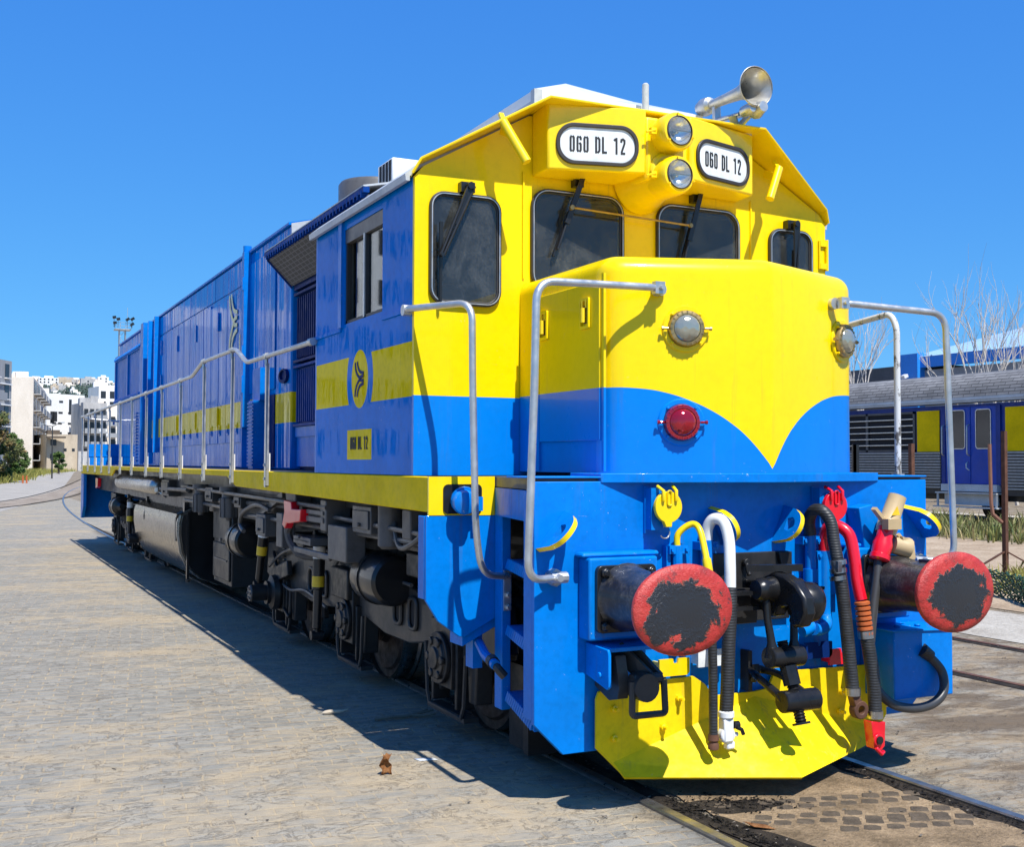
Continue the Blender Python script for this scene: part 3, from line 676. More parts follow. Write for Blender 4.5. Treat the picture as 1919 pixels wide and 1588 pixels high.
for k in range(4): lb.box(-.905,-.9005,4.03+k*.075,4.075+k*.075,3.985,4.15)
B(lb,'vent_slots',m_inside,vb)
ex=MB(); ex.lathe([(0,.36),(.50,.36),(.53,.34),(.53,.30),(.2,.30)],(-.30,6.15,3.95),(0,0,1),32,False); B(ex,'exhaust_stack',m_mgrey,fh)
# hood doors
ys=[9.02+i*.508 for i in range(14)]
tops={}
for i,y in enumerate(ys):
    z1=3.80 if i<4 else 3.84
    rd_=random.Random(i*7+1); e0,e1,e2,e3=[.915+rd_.uniform(-.0035,.0035) for _ in range(4)]; dm=MB(); dm.add([(-e0,y+.012,1.98),(-.9005,y+.012,1.98),(-.9005,y+.496,1.98),(-e1,y+.496,1.98),(-e2,y+.012,z1),(-.9005,y+.012,z1),(-.9005,y+.496,z1),(-e3,y+.496,z1)],[(0,3,2,1),(4,5,6,7),(0,1,5,4),(1,2,6,5),(2,3,7,6),(3,0,4,7)]); dr=B(dm,'hood_door',m_hood,hood,bevel=.003,seg=1)
    if i%3==0:
        hb=MB()
        for z in (2.20,3.45) if i%4 else (2.26,2.95,3.52):
            hb=MB(); hb.box(-.935,-.9155,y-.03,y+.03,z,z+.24); B(hb,'door_hinge',m_hood,dr)
    lt=MB(); lt.ring(rrect(y+.35,y+.44,2.08,2.22,.012),rrect(y+.365,y+.425,2.10,2.20,.01),'x',-.925,-.9155); lt.box(-.93,-.9155,y+.38,y+.41,2.11,2.17); B(lt,'door_latch',m_hood,dr)
up=MB(); 
for k in range(4): up.box(-.912,-.9005,9.02+k*1.78,9.02+k*1.78+1.75,3.87,4.17)
B(up,'upper_panel',m_hood,hood,bevel=.004,seg=1)
pi=MB(); pi.box(-.985,-.9005,8.80,8.90,2.15,4.20); pi.box(-.965,-.9005,8.92,8.955,1.68,4.18); pi.lathe([(0,.05),(.1,.05)],(-.93,8.88,4.18),(0,0,1),12); B(pi,'pillar',m_blue,hood)
for z0,z1 in ((2.55,2.75),(3.0,3.1),(3.75,3.9)):
    q=MB(); q.box(-1.0,-.986,8.80,8.86,z0,z1); B(q,'pillar_hinge',m_blue,hood)
fp=MB(); fp.box(-.916,-.9005,7.62,8.78,2.53,4.05); B(fp,'side_panel',m_hood,hood,bevel=.004,seg=1)
ft=MB(); ft.ring([(7.22+.16*math.cos(R(a)),2.64+.075*math.sin(R(a))) for a in range(0,360,20)],[(7.22+.12*math.cos(R(a)),2.65+.05*math.sin(R(a))) for a in range(0,360,20)],'x',-.935,-.9005); ft.box(-.912,-.9005,7.13,7.31,2.62,2.70); B(ft,'filler_recess',m_dkblue,hood)
cd=MB(); cd.box(-1.06,-.9005,7.95,8.17,1.67,2.42)
for k in range(18): cd.box(-1.075,-1.058,7.945,8.175,1.70+k*.04,1.72+k*.04)
cd.box(-1.0,-.9005,7.9,8.25,2.42,2.78); B(cd,'corrugated_conduit',m_blue,hood)
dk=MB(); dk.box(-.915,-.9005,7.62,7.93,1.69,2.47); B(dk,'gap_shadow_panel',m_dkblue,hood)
# big emblem on the hood
em=MB(); emblem(em,(-.925,9.62,3.46),(0,-1,0),(0,0,1),(-1,0,0),.36,.05,.003,1.15)
for a in range(3):
    y=9.26-.13*a
    pts={0:[(.0,-.10),(.0,.10)],1:[(.0,-.10),(.0,.10),(.07,-.10),(.07,.10)],2:[(.06,.10),(.0,.10),(.0,-.10)]}[a]
    em.ribbon(pts,.03,(-.925,y,3.18),(0,-1,0),(0,0,1),(-1,0,0),.003)
B(em,'hood_emblem',m_logo,hood)
# rear radiator shutters
rd=MB(); rd.box(-1.0,-.9005,17.0,20.75,3.82,3.90); rd.box(-1.0,-.9005,17.0,20.75,2.95,3.03)
for y in (17.0,18.75,20.65): rd.box(-1.0,-.9005,y,y+.10,3.03,3.82)
for k in range(26):
    for z in (3.86,2.99): rd.lathe([(0,.03),(.025,.026)],(-1.0,17.1+k*.142,z),(-1,0,0),6)
rad=B(rd,'radiator_frame',m_blue,hood)
sh=MB()
for k in range(44): 
    y=17.12+k*.08
    if 18.68<y<18.86: continue
    sh.box(-.965,-.93,y,y+.055,3.03,3.82)
B(sh,'radiator_shutter',m_blue,rad)
q=MB(); q.box(-1.02,-.9005,16.55,16.85,2.95,4.22); q.tube([(-.98,16.7,1.70),(-.98,16.7,2.95)],.06,10); q.box(-1.0,-.9005,15.4,15.46,1.9,4.2); q.box(-1.0,-.9005,16.1,16.16,1.9,4.2); B(q,'rear_pillar',m_blue,hood)
q=MB(); q.ring(rrect(20.86,21.30,3.72,3.98,.05),rrect(20.98,21.18,3.78,3.92,.04),'x',-.93,-.90); q.box(-.94,-.89,20.6,20.9,3.74,3.96); B(q,'lifting_lug',m_blue,hood)
q=MB()
for k in range(16): q.box(-.925,-.9005,18.0,18.3,1.75+k*.06,1.78+k*.06)
B(q,'vent_louvre',m_blue,hood)
q=MB(); q.box(-1.45,1.45,LEN-.06,LEN,1.668,2.12); q.box(-1.45,1.45,LEN-.07,LEN-.06,1.85,1.87); B(q,'end_guard',m_blue)
q=MB(); q.box(-1.54,1.54,LEN-.05,LEN+.02,.55,1.64); q.prism([(LEN-.5,1.48),(LEN,1.48),(LEN,.55),(LEN-.15,.55),(LEN-.5,.8)],'x',-1.56,-1.50); B(q,'rear_headstock',m_blue)
# ---- side handrails with stanchions
sy=[5.23,6.60,8.0,9.42,10.8,12.15,13.6,14.95,16.4,17.6,18.7,20.0,21.2]
def railz(y):
    P=[(3.75,2.645),(5.97,2.655),(6.42,2.82),(8.05,2.825),(8.66,2.71),(21.4,2.69)]
    for (a,b),(c,e) in zip(P,P[1:]):
        if a<=y<=c: return b+(e-b)*(y-a)/(c-a)
    return 2.69
for sx in (-1,1):
    x=sx*1.587
    r_=MB(); r_.tube(fillet([(sx*1.56,3.83,2.645),(x,3.90,2.645),(x,5.97,2.655),(x,6.42,2.82),(x,8.05,2.825),(x,8.66,2.71),(x,21.25,2.69),(sx*1.45,21.45,2.66),(sx*.6,21.47,2.6)],.10,4),.021,8)
    r_.lathe([(0,.03),(.09,.03)],(x,3.80,2.645),(0,1,0),10)
    hr=B(r_,'side_handrail',m_galv)
    for y in sy:
        s_=MB(); zz=railz(y); s_.prism([(y-.028,1.545),(y-.012,1.53),(y+.012,1.53),(y+.028,1.545),(y+.02,zz-.06),(y-.02,zz-.06)],'x',sx*1.564,sx*1.592); s_.tube([(x,y,zz-.08),(x,y,zz)],.016,8); s_.tube([(x,y-.035,zz),(x,y+.035,zz)],.031,8)
        for z in (1.60,1.72): s_.lathe([(0,.012),(.012,.012)],(sx*1.592,y,z),(sx,0,0),6)
        st=B(s_,'stanchion',m_galv,hr)
        g=MB(); g.prism([(y+.0,1.665),(y+.16,1.665),(y+.10,1.80),(y+.05,1.82),(y,1.82)],'x',sx*1.545,sx*1.555); B(g,'foot_gusset',m_whitep,st)
# ---- front corner handrails
def handrail(P,r=.019,ends=True,fl=.11):
    mb=MB(); mb.tube(fillet(P,fl,6),r,12); return mb
for sx in (-1,1):
    h=handrail([(sx*.61,.66,2.672),(sx*.66,.60,2.672),(sx*1.385,.555,2.65),(sx*1.40,.55,2.10),(sx*1.435,.55,1.165),(sx*1.235,.62,1.165)],.02)
    hh=B(h,'front_handrail',m_galv)
    f=MB(); f.lathe([(0,.034),(.07,.034)],(sx*.60,.70,2.672),(0,-1,0),12); f.box(sx*.635-.03,sx*.635+.03,.585,.62,2.64,2.705); f.lathe([(0,.014),(.02,.012)],(sx*.63,.585,2.672),(0,-1,0),8); B(f,'rail_bracket',m_galv,hh)
    f=MB(); f.lathe([(0,.045),(.05,.045)],(sx*1.235,.671,1.165),(0,-1,0),6); f.lathe([(0,.03),(.09,.03)],(sx*1.27,.62,1.165),(-sx,0,0),10); f.lathe([(0,.022),(.025,.018)],(sx*1.235,.60,1.165),(0,-1,0),8); B(f,'foot_bracket',m_galv,hh)
    if sx<0:
        h=handrail([(sx*1.56,1.86,2.645),(sx*1.60,1.80,2.645),(sx*1.405,1.30,2.635),(sx*1.40,1.30,2.2),(sx*1.378,1.30,1.36),(sx*1.33,1.32,1.12),(sx*1.12,1.425,1.095)],.02)
        hh=B(h,'rear_handrail',m_galv)
        f=MB(); f.box(sx*1.12-.022,sx*1.12+.022,1.425,1.439,.90,1.13)
        for z in (.99,.92): f.lathe([(0,.018),(.016,.018),(.02,.012)],(sx*1.12,1.425,z),(0,-1,0),6)
        B(f,'foot_bracket',m_galv,hh); f=MB(); f.lathe([(0,.034),(.05,.034)],(sx*1.556,1.86,2.645),(sx,0,0),10); B(f,'rail_bracket',m_galv,hh)
    else:
        h=handrail([(1.42,1.78,2.60),(1.42,1.52,2.665),(1.42,1.04,2.71),(1.42,.985,2.62),(1.42,.985,1.665)],.02,fl=.09)
        hh=B(h,'grab_rail',m_chipped)
        f=MB(); f.lathe([(0,.04),(.015,.04)],(1.42,.985,1.665),(0,0,1),10); B(f,'foot_bracket',m_galv,hh)
# corner socket
q=MB(); q.prism(rrect(-1.475,-1.235,1.452,1.62,.03),'y',1.532,1.5395); cs=B(q,'corner_socket',m_black)
q=MB(); q.lathe([(0,.07),(.10,.07),(.12,.062),(.13,.03)],(-1.36,1.535,1.53),(-.25,-1,-.12),18); q.lathe([(0,.08),(.03,.08)],(-1.36,1.50,1.53),(-.25,-1,-.12),18); q.box(-1.30,-1.27,1.44,1.53,1.47,1.55); B(q,'socket_cap',m_blue,cs)
# ---- lifting lugs
def lug(a,b,out):
    a=Vector((a[0],.671,a[1]));b=Vector((b[0],.671,b[1])); y_=Vector((0,-1,0)); c=(a+b)/2; ax=(a-b).normalized(); hl=(a-b).length/2
    nn=ax.cross(y_).normalized(); t=.014
    O=[(hl,0)]+[(hl*.72*math.cos(R(q)),out-.075+.095*math.sin(R(q))*1.0) for q in range(20,161,14)]+[(-hl,0)]
    O=[(hl,0),(hl*.80,out*.62)]+[(hl*.72*math.cos(R(q)),out*.62+out*.38*math.sin(R(q))) for q in range(20,161,14)]+[(-hl*.80,out*.62),(-hl,0)]
    hx,hr=out*.52,.043; n=len(O)
    I=[]
    for p in O:
        v=Vector((p[0],p[1]-hx)); 
        if v.length<1e-6: v=Vector((0,1))
        v.normalize(); I.append((v.x*hr,hx+v.y*hr))
    def P(p,s): return c+ax*p[0]+y_*p[1]+nn*s
    m_=MB(); vs=[P(p,t) for p in O]+[P(p,t) for p in I]+[P(p,-t) for p in O]+[P(p,-t) for p in I]; fs=[]; 
    for i in range(n):
        j=(i+1)%n; fs+=[(i,j,n+j,n+i),(2*n+i,3*n+i,3*n+j,2*n+j),(n+i,n+j,3*n+j,3*n+i)]
    m_.add(vs,fs); m_.mat(1); m_.add([P(p,t) for p in O]+[P(p,-t) for p in O],[(i,i+1,n+i+1,n+i) for i in range(n-1)])
    return B(m_,'lifting_eye',[m_blue,m_yel],smooth=50)
lug((-1.150,1.490),(-1.318,1.302),.185); lug((1.150,1.490),(1.318,1.302),.185); lug((-.262,1.505),(-.172,1.30),.185); lug((.262,1.505),(.172,1.30),.185)
# ---- jumper sockets
def socket(x,z,col,hang=0):
    q=MB(); q.box(x-.085,x-.02,.60,.671,z-.12,z+.10); q.box(x-.09,x+.06,.655,.671,z-.14,z+.11)
    for a in (-.1,.085): q.lathe([(0,.013),(.012,.013)],(x-.07,.655,z+a),(0,-1,0),6)
    q.lathe([(0,.06),(.06,.075)],(x,.66,z),(0,-1,-.05),20); s_=B(q,'jumper_socket',m_blue)
    c=MB(); dsk=[(.083*math.cos(R(a)),.083*math.sin(R(a))) for a in range(-76,257,12)]
    c.prism([(x-.018,z-.105),(x+.018,z-.105)]+[(x+p[0],z+p[1]) for p in dsk],'y',.56,.585)
    for s2 in (-.04,.04): c.tube([(x+s2,.552,z+.03),(x+s2,.552,z+.085),(x+s2*1.2,.60,z+.11)],.010,8)
    c.ring(rrect(x-.016,x+.016,z+.005,z+.09,.014),rrect(x-.009,x+.009,z+.012,z+.083,.008),'y',.55,.559)
    cv=B(c,'socket_cover',col,s_,bevel=.006)
    w_=MB(); w_.tube([(x+.03*math.cos(R(a)),.60,z-.135+.03*math.sin(R(a))) for a in range(-150,20,15)],.004,6); B(w_,'cover_wire',m_galv,s_)
socket(-.600,1.513,m_yel); socket(.530,1.503,m_redp)
# ---- buffers
for sx in (-1,1):
    x=sx*.878
    q=MB(); q.box(x-.205,x+.205,.555,.671,.845,1.262); q.box(x-.23,x+.23,.58,.671,1.262,1.288); bu=B(q,'buffer',m_blue,bevel=.02,seg=3)
    q=MB(); q.prism(rrect(x-.175,x+.175,.885,1.225,.03),'y',.525,.5545)
    for a in (-.135,.135):
        for b in (-.135,.135): q.lathe([(0,.026),(.02,.026),(.022,.018),(.035,.018)],(x+a,.525,1.055+b),(0,-1,0),6)
    B(q,'flange_plate',m_black,bu,bevel=.004)
    q=MB(); q.lathe([(0,.175),(.025,.16),(.20,.145),(.36,.14),(.37,.148),(.40,.148),(.405,.12)],(x,.525,1.06),(0,-1,0),32,False); q.box(x-.03,x+.03,.15,.26,1.17,1.215); B(q,'buffer_sleeve',m_shank,bu)
    q=MB(); q.lathe([(0,.11),(.08,.115),(.10,.15)],(x,.14,1.06),(0,-1,0),28,False); B(q,'plunger',m_grease,bu)
    q=MB(); prof=[(0,.12),(.006,1.0),(.028,1.02),(.036,1.0),(.046,.85),(.051,.6),(.054,.3),(.055,.02)]
    o=Vector((x,.055,1.055)); vs=[];fs=[];N_=48
    for t,r in prof:
        for k in range(N_):
            a=2*math.pi*k/N_; ca,sa=math.cos(a),math.sin(a); e=.97
            ex=(abs(ca)**e)*(1 if ca>0 else -1); ez=(abs(sa)**e)*(1 if sa>0 else -1)
            vs.append((x+.275*r*ex,.055-t,1.055+.212*r*ez))
    for i in range(len(prof)-1):
        for k in range(N_): fs.append((i*N_+k,i*N_+(k+1)%N_,(i+1)*N_+(k+1)%N_,(i+1)*N_+k))
    fs.append([(len(prof)-1)*N_+k for k in range(N_)]); q.add(vs,fs); B(q,'buffer_head',m_buf,bu,smooth=60)
# ---- draw gear
q=MB(); q.prism([(-.285,.875),(.262,.875),(.262,1.252),(-.285,1.252)],'y',.645,.671); q.box(-.27,.0,.60,.645,.87,1.06); q.prism([(.17,1.25),(.262,1.25),(.262,.90)],'y',.62,.645)
for x in (-.10,): q.lathe([(0,.022),(.03,.022)],(x+.05,.645,1.20),(0,-1,0),8); q.tube([(x+.05,.63,1.20),(x+.05,.60,1.13)],.014,8)
cp=B(q,'coupling_plate',m_iron,bevel=.004)
hk=MB()
ho=[(.671,1.10),(.55,1.115),(.42,1.165),(.33,1.155),(.24,1.12),(.17,1.05),(.16,.97),(.20,.90),(.27,.885),(.30,.92),(.28,.97),(.31,1.0),(.37,.985),(.40,.93),(.46,.92),(.55,.96),(.671,.98)]
hk.prism(ho,'x',-.038,.038); hook=B(hk,'draw_hook',m_grease,bevel=.016,seg=3)
q=MB(); q.lathe([(0,.05),(.02,.062),(.05,.064),(.07,.058),(.10,.066),(.14,.07),(.17,.062),(.30,.05)],(-.15,.42,1.075),(1,0,0),20); q.lathe([(0,.09),(.03,.105),(.09,.11),(.13,.095),(.15,.07)],(.04,.34,1.02),(.9,-.25,-.15),20)
q.beam((-.13,.52,1.18),(.10,.34,1.19),.05,.035); q.box(-.28,-.12,.44,.50,1.045,1.065); q.box(-.28,-.10,.44,.50,.965,.985); B(q,'hook_pin',m_grease,hook)
for sx in (-1,1):
    q=MB(); P=[(sx*.085,.42,1.06),(sx*.088,.40,.92),(sx*.075,.385,.80),(sx*.072,.38,.72)]
    q.tube(P,[.024,.020,.022,.045],12); q.lathe([(-.03,.055),(.03,.055)],(sx*.072,.38,.72),(sx,0,0),18); B(q,'coupling_link',m_grease,hook)
q=MB(); a=Vector((0,.39,.80));b=Vector((.02,.262,.385)); ax=(b-a)
pr=[];L=ax.length
k=0
while k*.008<L:
    pr.append((k*.008,.026 if k%2 else .032)); k+=1
q.lathe(pr,a,ax,14); m1=a+ax*.17; m2=a+ax*.72
q.lathe([(-.105,.05),(-.10,.055),(.10,.055),(.105,.05)],a+ax*.19,(1,0,0),18); q.lathe([(-.05,.045),(.05,.045)],a+ax*.42,ax,10); q.lathe([(-.115,.052),(-.11,.058),(.11,.058),(.115,.052)],m2+Vector((.02,0,0)),(1,0,0),18); q.lathe([(0,.048),(.012,.048)],b-ax.normalized()*.01,ax,12)
B(q,'coupling_screw',m_grease,hook)
q=MB()
for sx in (-1,1):
    q.tube(catmull([(m2.x+.02+sx*.085,m2.y,m2.z),(m2.x+sx*.08,m2.y+.10,m2.z+.05),(sx*.075-.005,.50,.60),(sx*.03-.01,.60,.615)],5),[.03,.022,.02,.02,.02,.022],10)
    q.lathe([(-.018,.05),(.018,.05)],(m2.x+.02+sx*.085,m2.y,m2.z),(1,0,0),16)
q.tube([(-.045,.60,.615),(.02,.60,.615)],.024,10); B(q,'coupling_shackle',m_grease,hook)
q=MB(); q.box(-.06,-.035,.60,.671,.50,.72); q.tube([(-.03,.60,.56),(-.03,.57,.60),(-.03,.58,.65)],.02,8); B(q,'shackle_bracket',m_iron,hook)
# ---- brake pipes and hoses on the headstock
def hose(name,P,r,mat,n=7,parent=loco): 
    q=MB(); q.tube(catmull(P,n),r,12); return B(q,name,mat,parent)
def clamp(mb,x,y,z): mb.box(x-.06,x+.06,y-.028,y+.05,z-.022,z+.022); mb.lathe([(0,.012),(.014,.012)],(x-.045,y-.028,z),(0,-1,0),6); mb.lathe([(0,.012),(.014,.012)],(x+.045,y-.028,z),(0,-1,0),6)
# yellow pipe
q=MB(); q.tube([(-.505,.625,.80),(-.505,.625,1.30)],.028,10); clamp(q,-.505,.635,1.285); q.box(-.57,-.545,.63,.671,1.0,1.30); ypp=B(q,'air_pipe',m_blue)
hose('yellow_elbow',[(-.505,.625,1.29),(-.505,.622,1.36),(-.47,.60,1.405),(-.435,.57,1.42),(-.425,.53,1.385),(-.43,.48,1.28),(-.437,.45,1.21)],.0175,m_yel,6,ypp)
q=MB(); q.lathe([(0,.024),(.07,.026),(.08,.02)],(-.434,.462,1.245),(-.02,-.14,-.5),12); B(q,'yellow_coupling',m_yel,ypp)
hose('thin_hose',[(-.437,.45,1.20),(-.435,.43,1.0),(-.428,.42,.75),(-.425,.42,.50),(-.425,.42,.34)],.0235,m_rubber,6,ypp)
q=MB(); q.lathe([(0,.026),(.03,.030),(.04,.022),(.05,.028),(.075,.028),(.08,.018)],(-.425,.42,.345),(0,0,-1),12); B(q,'hose_end',m_rust,ypp)
# white pipe
q=MB(); q.tube([(-.315,.625,.80),(-.315,.625,1.33)],.034,10); clamp(q,-.315,.63,1.30); wp=B(q,'air_pipe',m_blue)
hose('white_elbow',[(-.315,.625,1.33),(-.315,.615,1.40),(-.30,.58,1.445),(-.275,.53,1.43),(-.27,.49,1.34),(-.285,.46,1.20),(-.292,.45,1.09)],.031,m_whitep,7,wp)
hose('hose',[(-.292,.45,1.09),(-.305,.435,.95),(-.325,.425,.75),(-.335,.42,.58),(-.345,.42,.42)],.036,m_rubber,6,wp)
q=MB(); q.lathe([(-.02,.042),(.02,.042)],(-.343,.42,.44),(0,0,-1),12); q.box(-.375,-.315,.39,.45,.30,.42); q.lathe([(0,.045),(.045,.045)],(-.345,.44,.335),(0,-1,0),14); q.box(-.335,-.275,.40,.43,.32,.345); q.box(-.35,-.30,.40,.44,.26,.30); gh=B(q,'hose_coupling',m_whitep,wp,bevel=.008)
q=MB(); q.tube([(-.30,.39,.375),(-.27,.385,.36),(-.26,.385,.335)],.011,8); q.lathe([(0,.02),(.03,.02)],(-.31,.40,.385),(1,0,0),10); B(q,'coupling_latch',m_grease,gh)
# black hose
q=MB(); q.tube(catmull([(.385,.61,1.34),(.385,.61,1.10),(.388,.61,.92),(.37,.58,.84),(.30,.555,.815),(.27,.55,.81)],5),.031,12); clamp(q,.385,.63,1.31); q.lathe([(0,.042),(.09,.042)],(.385,.61,1.06),(0,0,1),12); bp=B(q,'brake_pipe',m_blue)
q=MB(); q.lathe([(0,.018),(.05,.018)],(.34,.575,1.05),(-1,0,0),8); q.tube([(.36,.575,1.05),(.43,.55,1.045)],.010,8); q.lathe([(0,.03),(.04,.03)],(.36,.585,1.05),(0,-1,0),10); B(q,'cock_handle',m_grease,bp)
hose('black_elbow',[(.385,.61,1.34),(.372,.605,1.42),(.365,.56,1.478),(.375,.50,1.482),(.40,.46,1.42),(.405,.44,1.31),(.41,.42,1.22)],.034,m_rubber,7,bp)
hose('hose',[(.41,.42,1.22),(.425,.40,1.05),(.445,.385,.80),(.455,.37,.60),(.458,.36,.50)],.036,m_rubber,6,bp)
q=MB(); 
for t in (1.20,1.155,1.115): q.lathe([(-.012,.047),(.012,.047)],(.41+.003*(1.2-t),.415,t),(.1,-.1,-1),14)
q.box(.37,.40,.37,.42,1.15,1.21); q.lathe([(-.02,.043),(.02,.043)],(.458,.36,.50),(0,0,-1),12); B(q,'hose_clamp',m_steel,bp)
q=MB(); q.beam((.458,.36,.50),(.478,.355,.42),.05,.05,(0,1,0)); q.ring([(.495+.05*math.cos(R(a)),.40+.05*math.sin(R(a))) for a in range(0,360,20)],[(.495+.022*math.cos(R(a)),.40+.022*math.sin(R(a))) for a in range(0,360,20)],'y',.33,.38); q.beam((.46,.355,.43),(.50,.35,.46),.02,.03); B(q,'hose_coupling',m_rust,bp,bevel=.005)
# red hose
q=MB(); q.tube(catmull([(.487,.61,1.25),(.487,.61,1.05),(.49,.61,.90),(.47,.58,.835),(.41,.56,.815),(.36,.55,.82)],5),.034,12); clamp(q,.487,.63,1.225); rp_=B(q,'main_pipe',m_blue)
hose('red_elbow',[(.487,.61,1.25),(.482,.605,1.33),(.485,.57,1.385),(.505,.51,1.39),(.535,.46,1.34),(.54,.43,1.22),(.542,.41,1.09),(.552,.39,.99)],.034,m_redp,7,rp_)
q=MB()
for k in range(7): q.lathe([(0,.030),(.006,.043),(.02,.043),(.026,.030)],Vector((.554,.388,.985))+Vector((.012,-.012,-.165))*k/6,(.07,-.07,-1),14)
B(q,'spring_guard',m_orange,rp_)
hose('hose',[(.566,.376,.83),(.58,.36,.70),(.592,.345,.55),(.592,.335,.42),(.588,.33,.36)],.037,m_rubber,6,rp_)
q=MB(); q.lathe([(-.02,.044),(.02,.044)],(.59,.332,.37),(0,0,-1),12); B(q,'hose_clamp',m_steel,rp_); q=MB(); q.lathe([(-.02,.044),(.02,.044)],(.567,.375,.80),(.07,-.07,-1),12); B(q,'hose_clamp',m_steel,rp_)
q=MB(); q.prism([(.535,.34),(.635,.33),(.63,.20),(.60,.175),(.555,.19),(.545,.27)],'y',.30,.365); q.lathe([(0,.034),(.015,.034)],(.575,.30,.24),(0,-1,0),14); q.tube([(.555,.29,.20),(.585,.28,.165),(.61,.29,.175)],.012,8); gh=B(q,'hose_coupling',m_redp,rp_,bevel=.008)
q=MB(); q.lathe([(0,.022),(.008,.022)],(.575,.285,.24),(0,-1,0),12); B(q,'coupling_seal',m_black,gh)
# blue dummy sockets beside the hoses
q=MB(); q.box(.43,.62,.60,.671,1.0,1.24); q.tube([(.60,.60,1.20),(.63,.58,1.29),(.66,.60,1.20)],.008,6); B(q,'valve_block',m_blue)
# tan jumper plug hanging on its bracket
q=MB(); q.prism([(.70,1.49),(.80,1.51),(.84,1.40),(.86,1.24),(.74,1.22),(.73,1.33)],'y',.56,.671); rb=B(q,'plug_bracket',m_blue,bevel=.006)
q=MB(); a=Vector((.845,.50,1.36));ax=Vector((.09,0,.20)); q.lathe([(-.02,.058),(.05,.062),(.06,.056),(.20,.052),(.215,.052),(.216,.044),(.12,.044)],a,ax,22,False)
q.beam(a+Vector((-.03,-.02,.05)),a+Vector((-.11,-.02,.13)),.035,.02); q.beam(a+Vector((.05,-.04,-.02)),a+Vector((.15,-.05,-.14)),.02,.02); q.box(a.x-.06,a.x+.04,.42,.47,1.37,1.43)
q.lathe([(0,.05),(.06,.055),(.09,.062),(.10,.06)],a+Vector((.03,-.02,-.08)),(1,-.3,-.25),16); q.prism([(.90,1.33),(.99,1.30),(1.0,1.20),(.95,1.18),(.93,1.24)],'y',.43,.45)
plug=B(q,'jumper_plug',m_tan)
q=MB(); q.lathe([(0,.05),(.06,.046),(.10,.058),(.16,.052),(.165,.058),(.19,.058),(.2,.045)],(.838,.49,1.375),(-.42,-.1,-1),18); B(q,'plug_boot',m_redp,plug)
q=MB(); q.tube(catmull([(.765,.48,1.21),(.735,.46,1.10),(.69,.44,.95),(.65,.42,.80),(.615,.40,.62),(.64,.37,.50),(.72,.34,.415),(.85,.32,.38),(1.0,.32,.39),(1.10,.33,.45),(1.125,.36,.55),(1.07,.385,.63),(1.02,.395,.66)],7),.026,12); B(q,'jumper_cable',m_cable,plug)
q=MB(); q.lathe([(0,.035),(.07,.04)],(1.06,.386,.645),(-.7,.1,.5),12); B(q,'cable_gland',m_rubber,plug)
q=MB(); a=Vector((.868,.445,1.47)); q.add([a+Vector((-.03,0,-.02)),a+Vector((.03,0,-.02)),a+Vector((.012,0,.03)),a+Vector((-.03,.004,-.02)),a+Vector((.03,.004,-.02)),a+Vector((.012,.004,.03))],[(0,1,2),(5,4,3),(0,3,4,1),(1,4,5,2),(2,5,3,0)]); B(q,'warning_label',m_label,plug)
# boxes below the buffers
q=MB(); q.box(.80,1.252,.40,.671,.41,.80); q.prism([(.78,.81),(1.27,.79),(1.27,.775),(.78,.795)],'y',.39,.671)
for x in (.92,1.08): q.lathe([(0,.02),(.015,.02)],(x,.5,.80),(0,0,1),8)
B(q,'junction_box',m_blue,bevel=.008)
q=MB(); q.prism([(.671,.825),(.45,.815),(.44,.79),(.44,.63),(.46,.615),(.671,.66)],'x',-1.04,-1.022); q.box(-1.022,-.70,.45,.671,.80,.822); q.lathe([(0,.016),(.012,.016)],(-1.04,.52,.68),(-1,0,0),8)
cb=B(q,'coupler_holder',m_blue,bevel=.004)
q=MB(); q.prism([(.66,.80),(.46,.78),(.42,.63),(.44,.57),(.52,.55),(.66,.60)],'x',-.99,-.93); q.lathe([(0,.07),(.10,.07)],(-.87,.45,.63),(0,-1,0),18); q.beam((-.92,.56,.80),(-.82,.42,.66),.03,.08); q.beam((-.84,.56,.80),(-.76,.42,.66),.03,.06); q.lathe([(0,.028),(.17,.028)],(-.93,.40,.665),(1,0,0),10); B(q,'coupler_lock',m_dgrey,cb)
q=MB(); q.tube(fillet([(-.935,.385,.66),(-.945,.375,.495),(-.755,.365,.495),(-.755,.38,.66)],.02,3),.017,8); B(q,'coupler_handle',m_dgrey,cb)
# small coloured plates on the headstock
def notch(x,z,m):
    q=MB(); q.prism([(x-.09,z-.045),(x+.085,z-.045),(x+.10,z-.03),(x+.10,z+.045),(x+.03,z+.045),(x+.025,z+.02),(x-.0,z+.02),(x-.005,z+.045),(x-.09,z+.045)],'y',.60,.615); q.box(x-.09,x-.075,.615,.671,z-.03,z+.03); B(q,'hose_hanger',m)
notch(-.545,.668,m_yel); notch(.43,.69,m_dkblue); notch(.60,.645,m_redp); notch(-.30,.70,m_plate)
# ---- snow plough
pw=MB()
def facet(pts,t=.016,nd=None):
    a=[Vector(p) for p in pts]; nr=(a[1]-a[0]).cross(a[2]-a[0]).normalized()
    if nr.y<0: nr=-nr
    n=len(a); pw.add(a+[p+nr*t for p in a],[list(range(n)),list(range(n,2*n))]+[(i,(i+1)%n,n+(i+1)%n,n+i) for i in range(n)])
yp=.628
facet([(-1.0,yp,.535),(-.985,yp,.57),(-.96,yp,.58),(-.75,yp,.60),(-.40,yp,.605),(-.33,yp,.56),(-.27,yp,.49),(0,yp,.49),(0,yp,.465),(-.90,yp,.205),(-1.0,yp,.285)])
facet([(0,yp,.49),(.10,yp,.50),(.14,yp,.585),(.90,yp,.575),(.95,yp,.56),(.96,yp,.28),(.90,yp,.205),(0,yp,.465)])
facet([(-1.0,yp,.285),(-.90,yp,.205),(-.83,yp,.12)]); facet([(.96,yp,.285),(.90,yp,.205),(.83,yp,.12)])
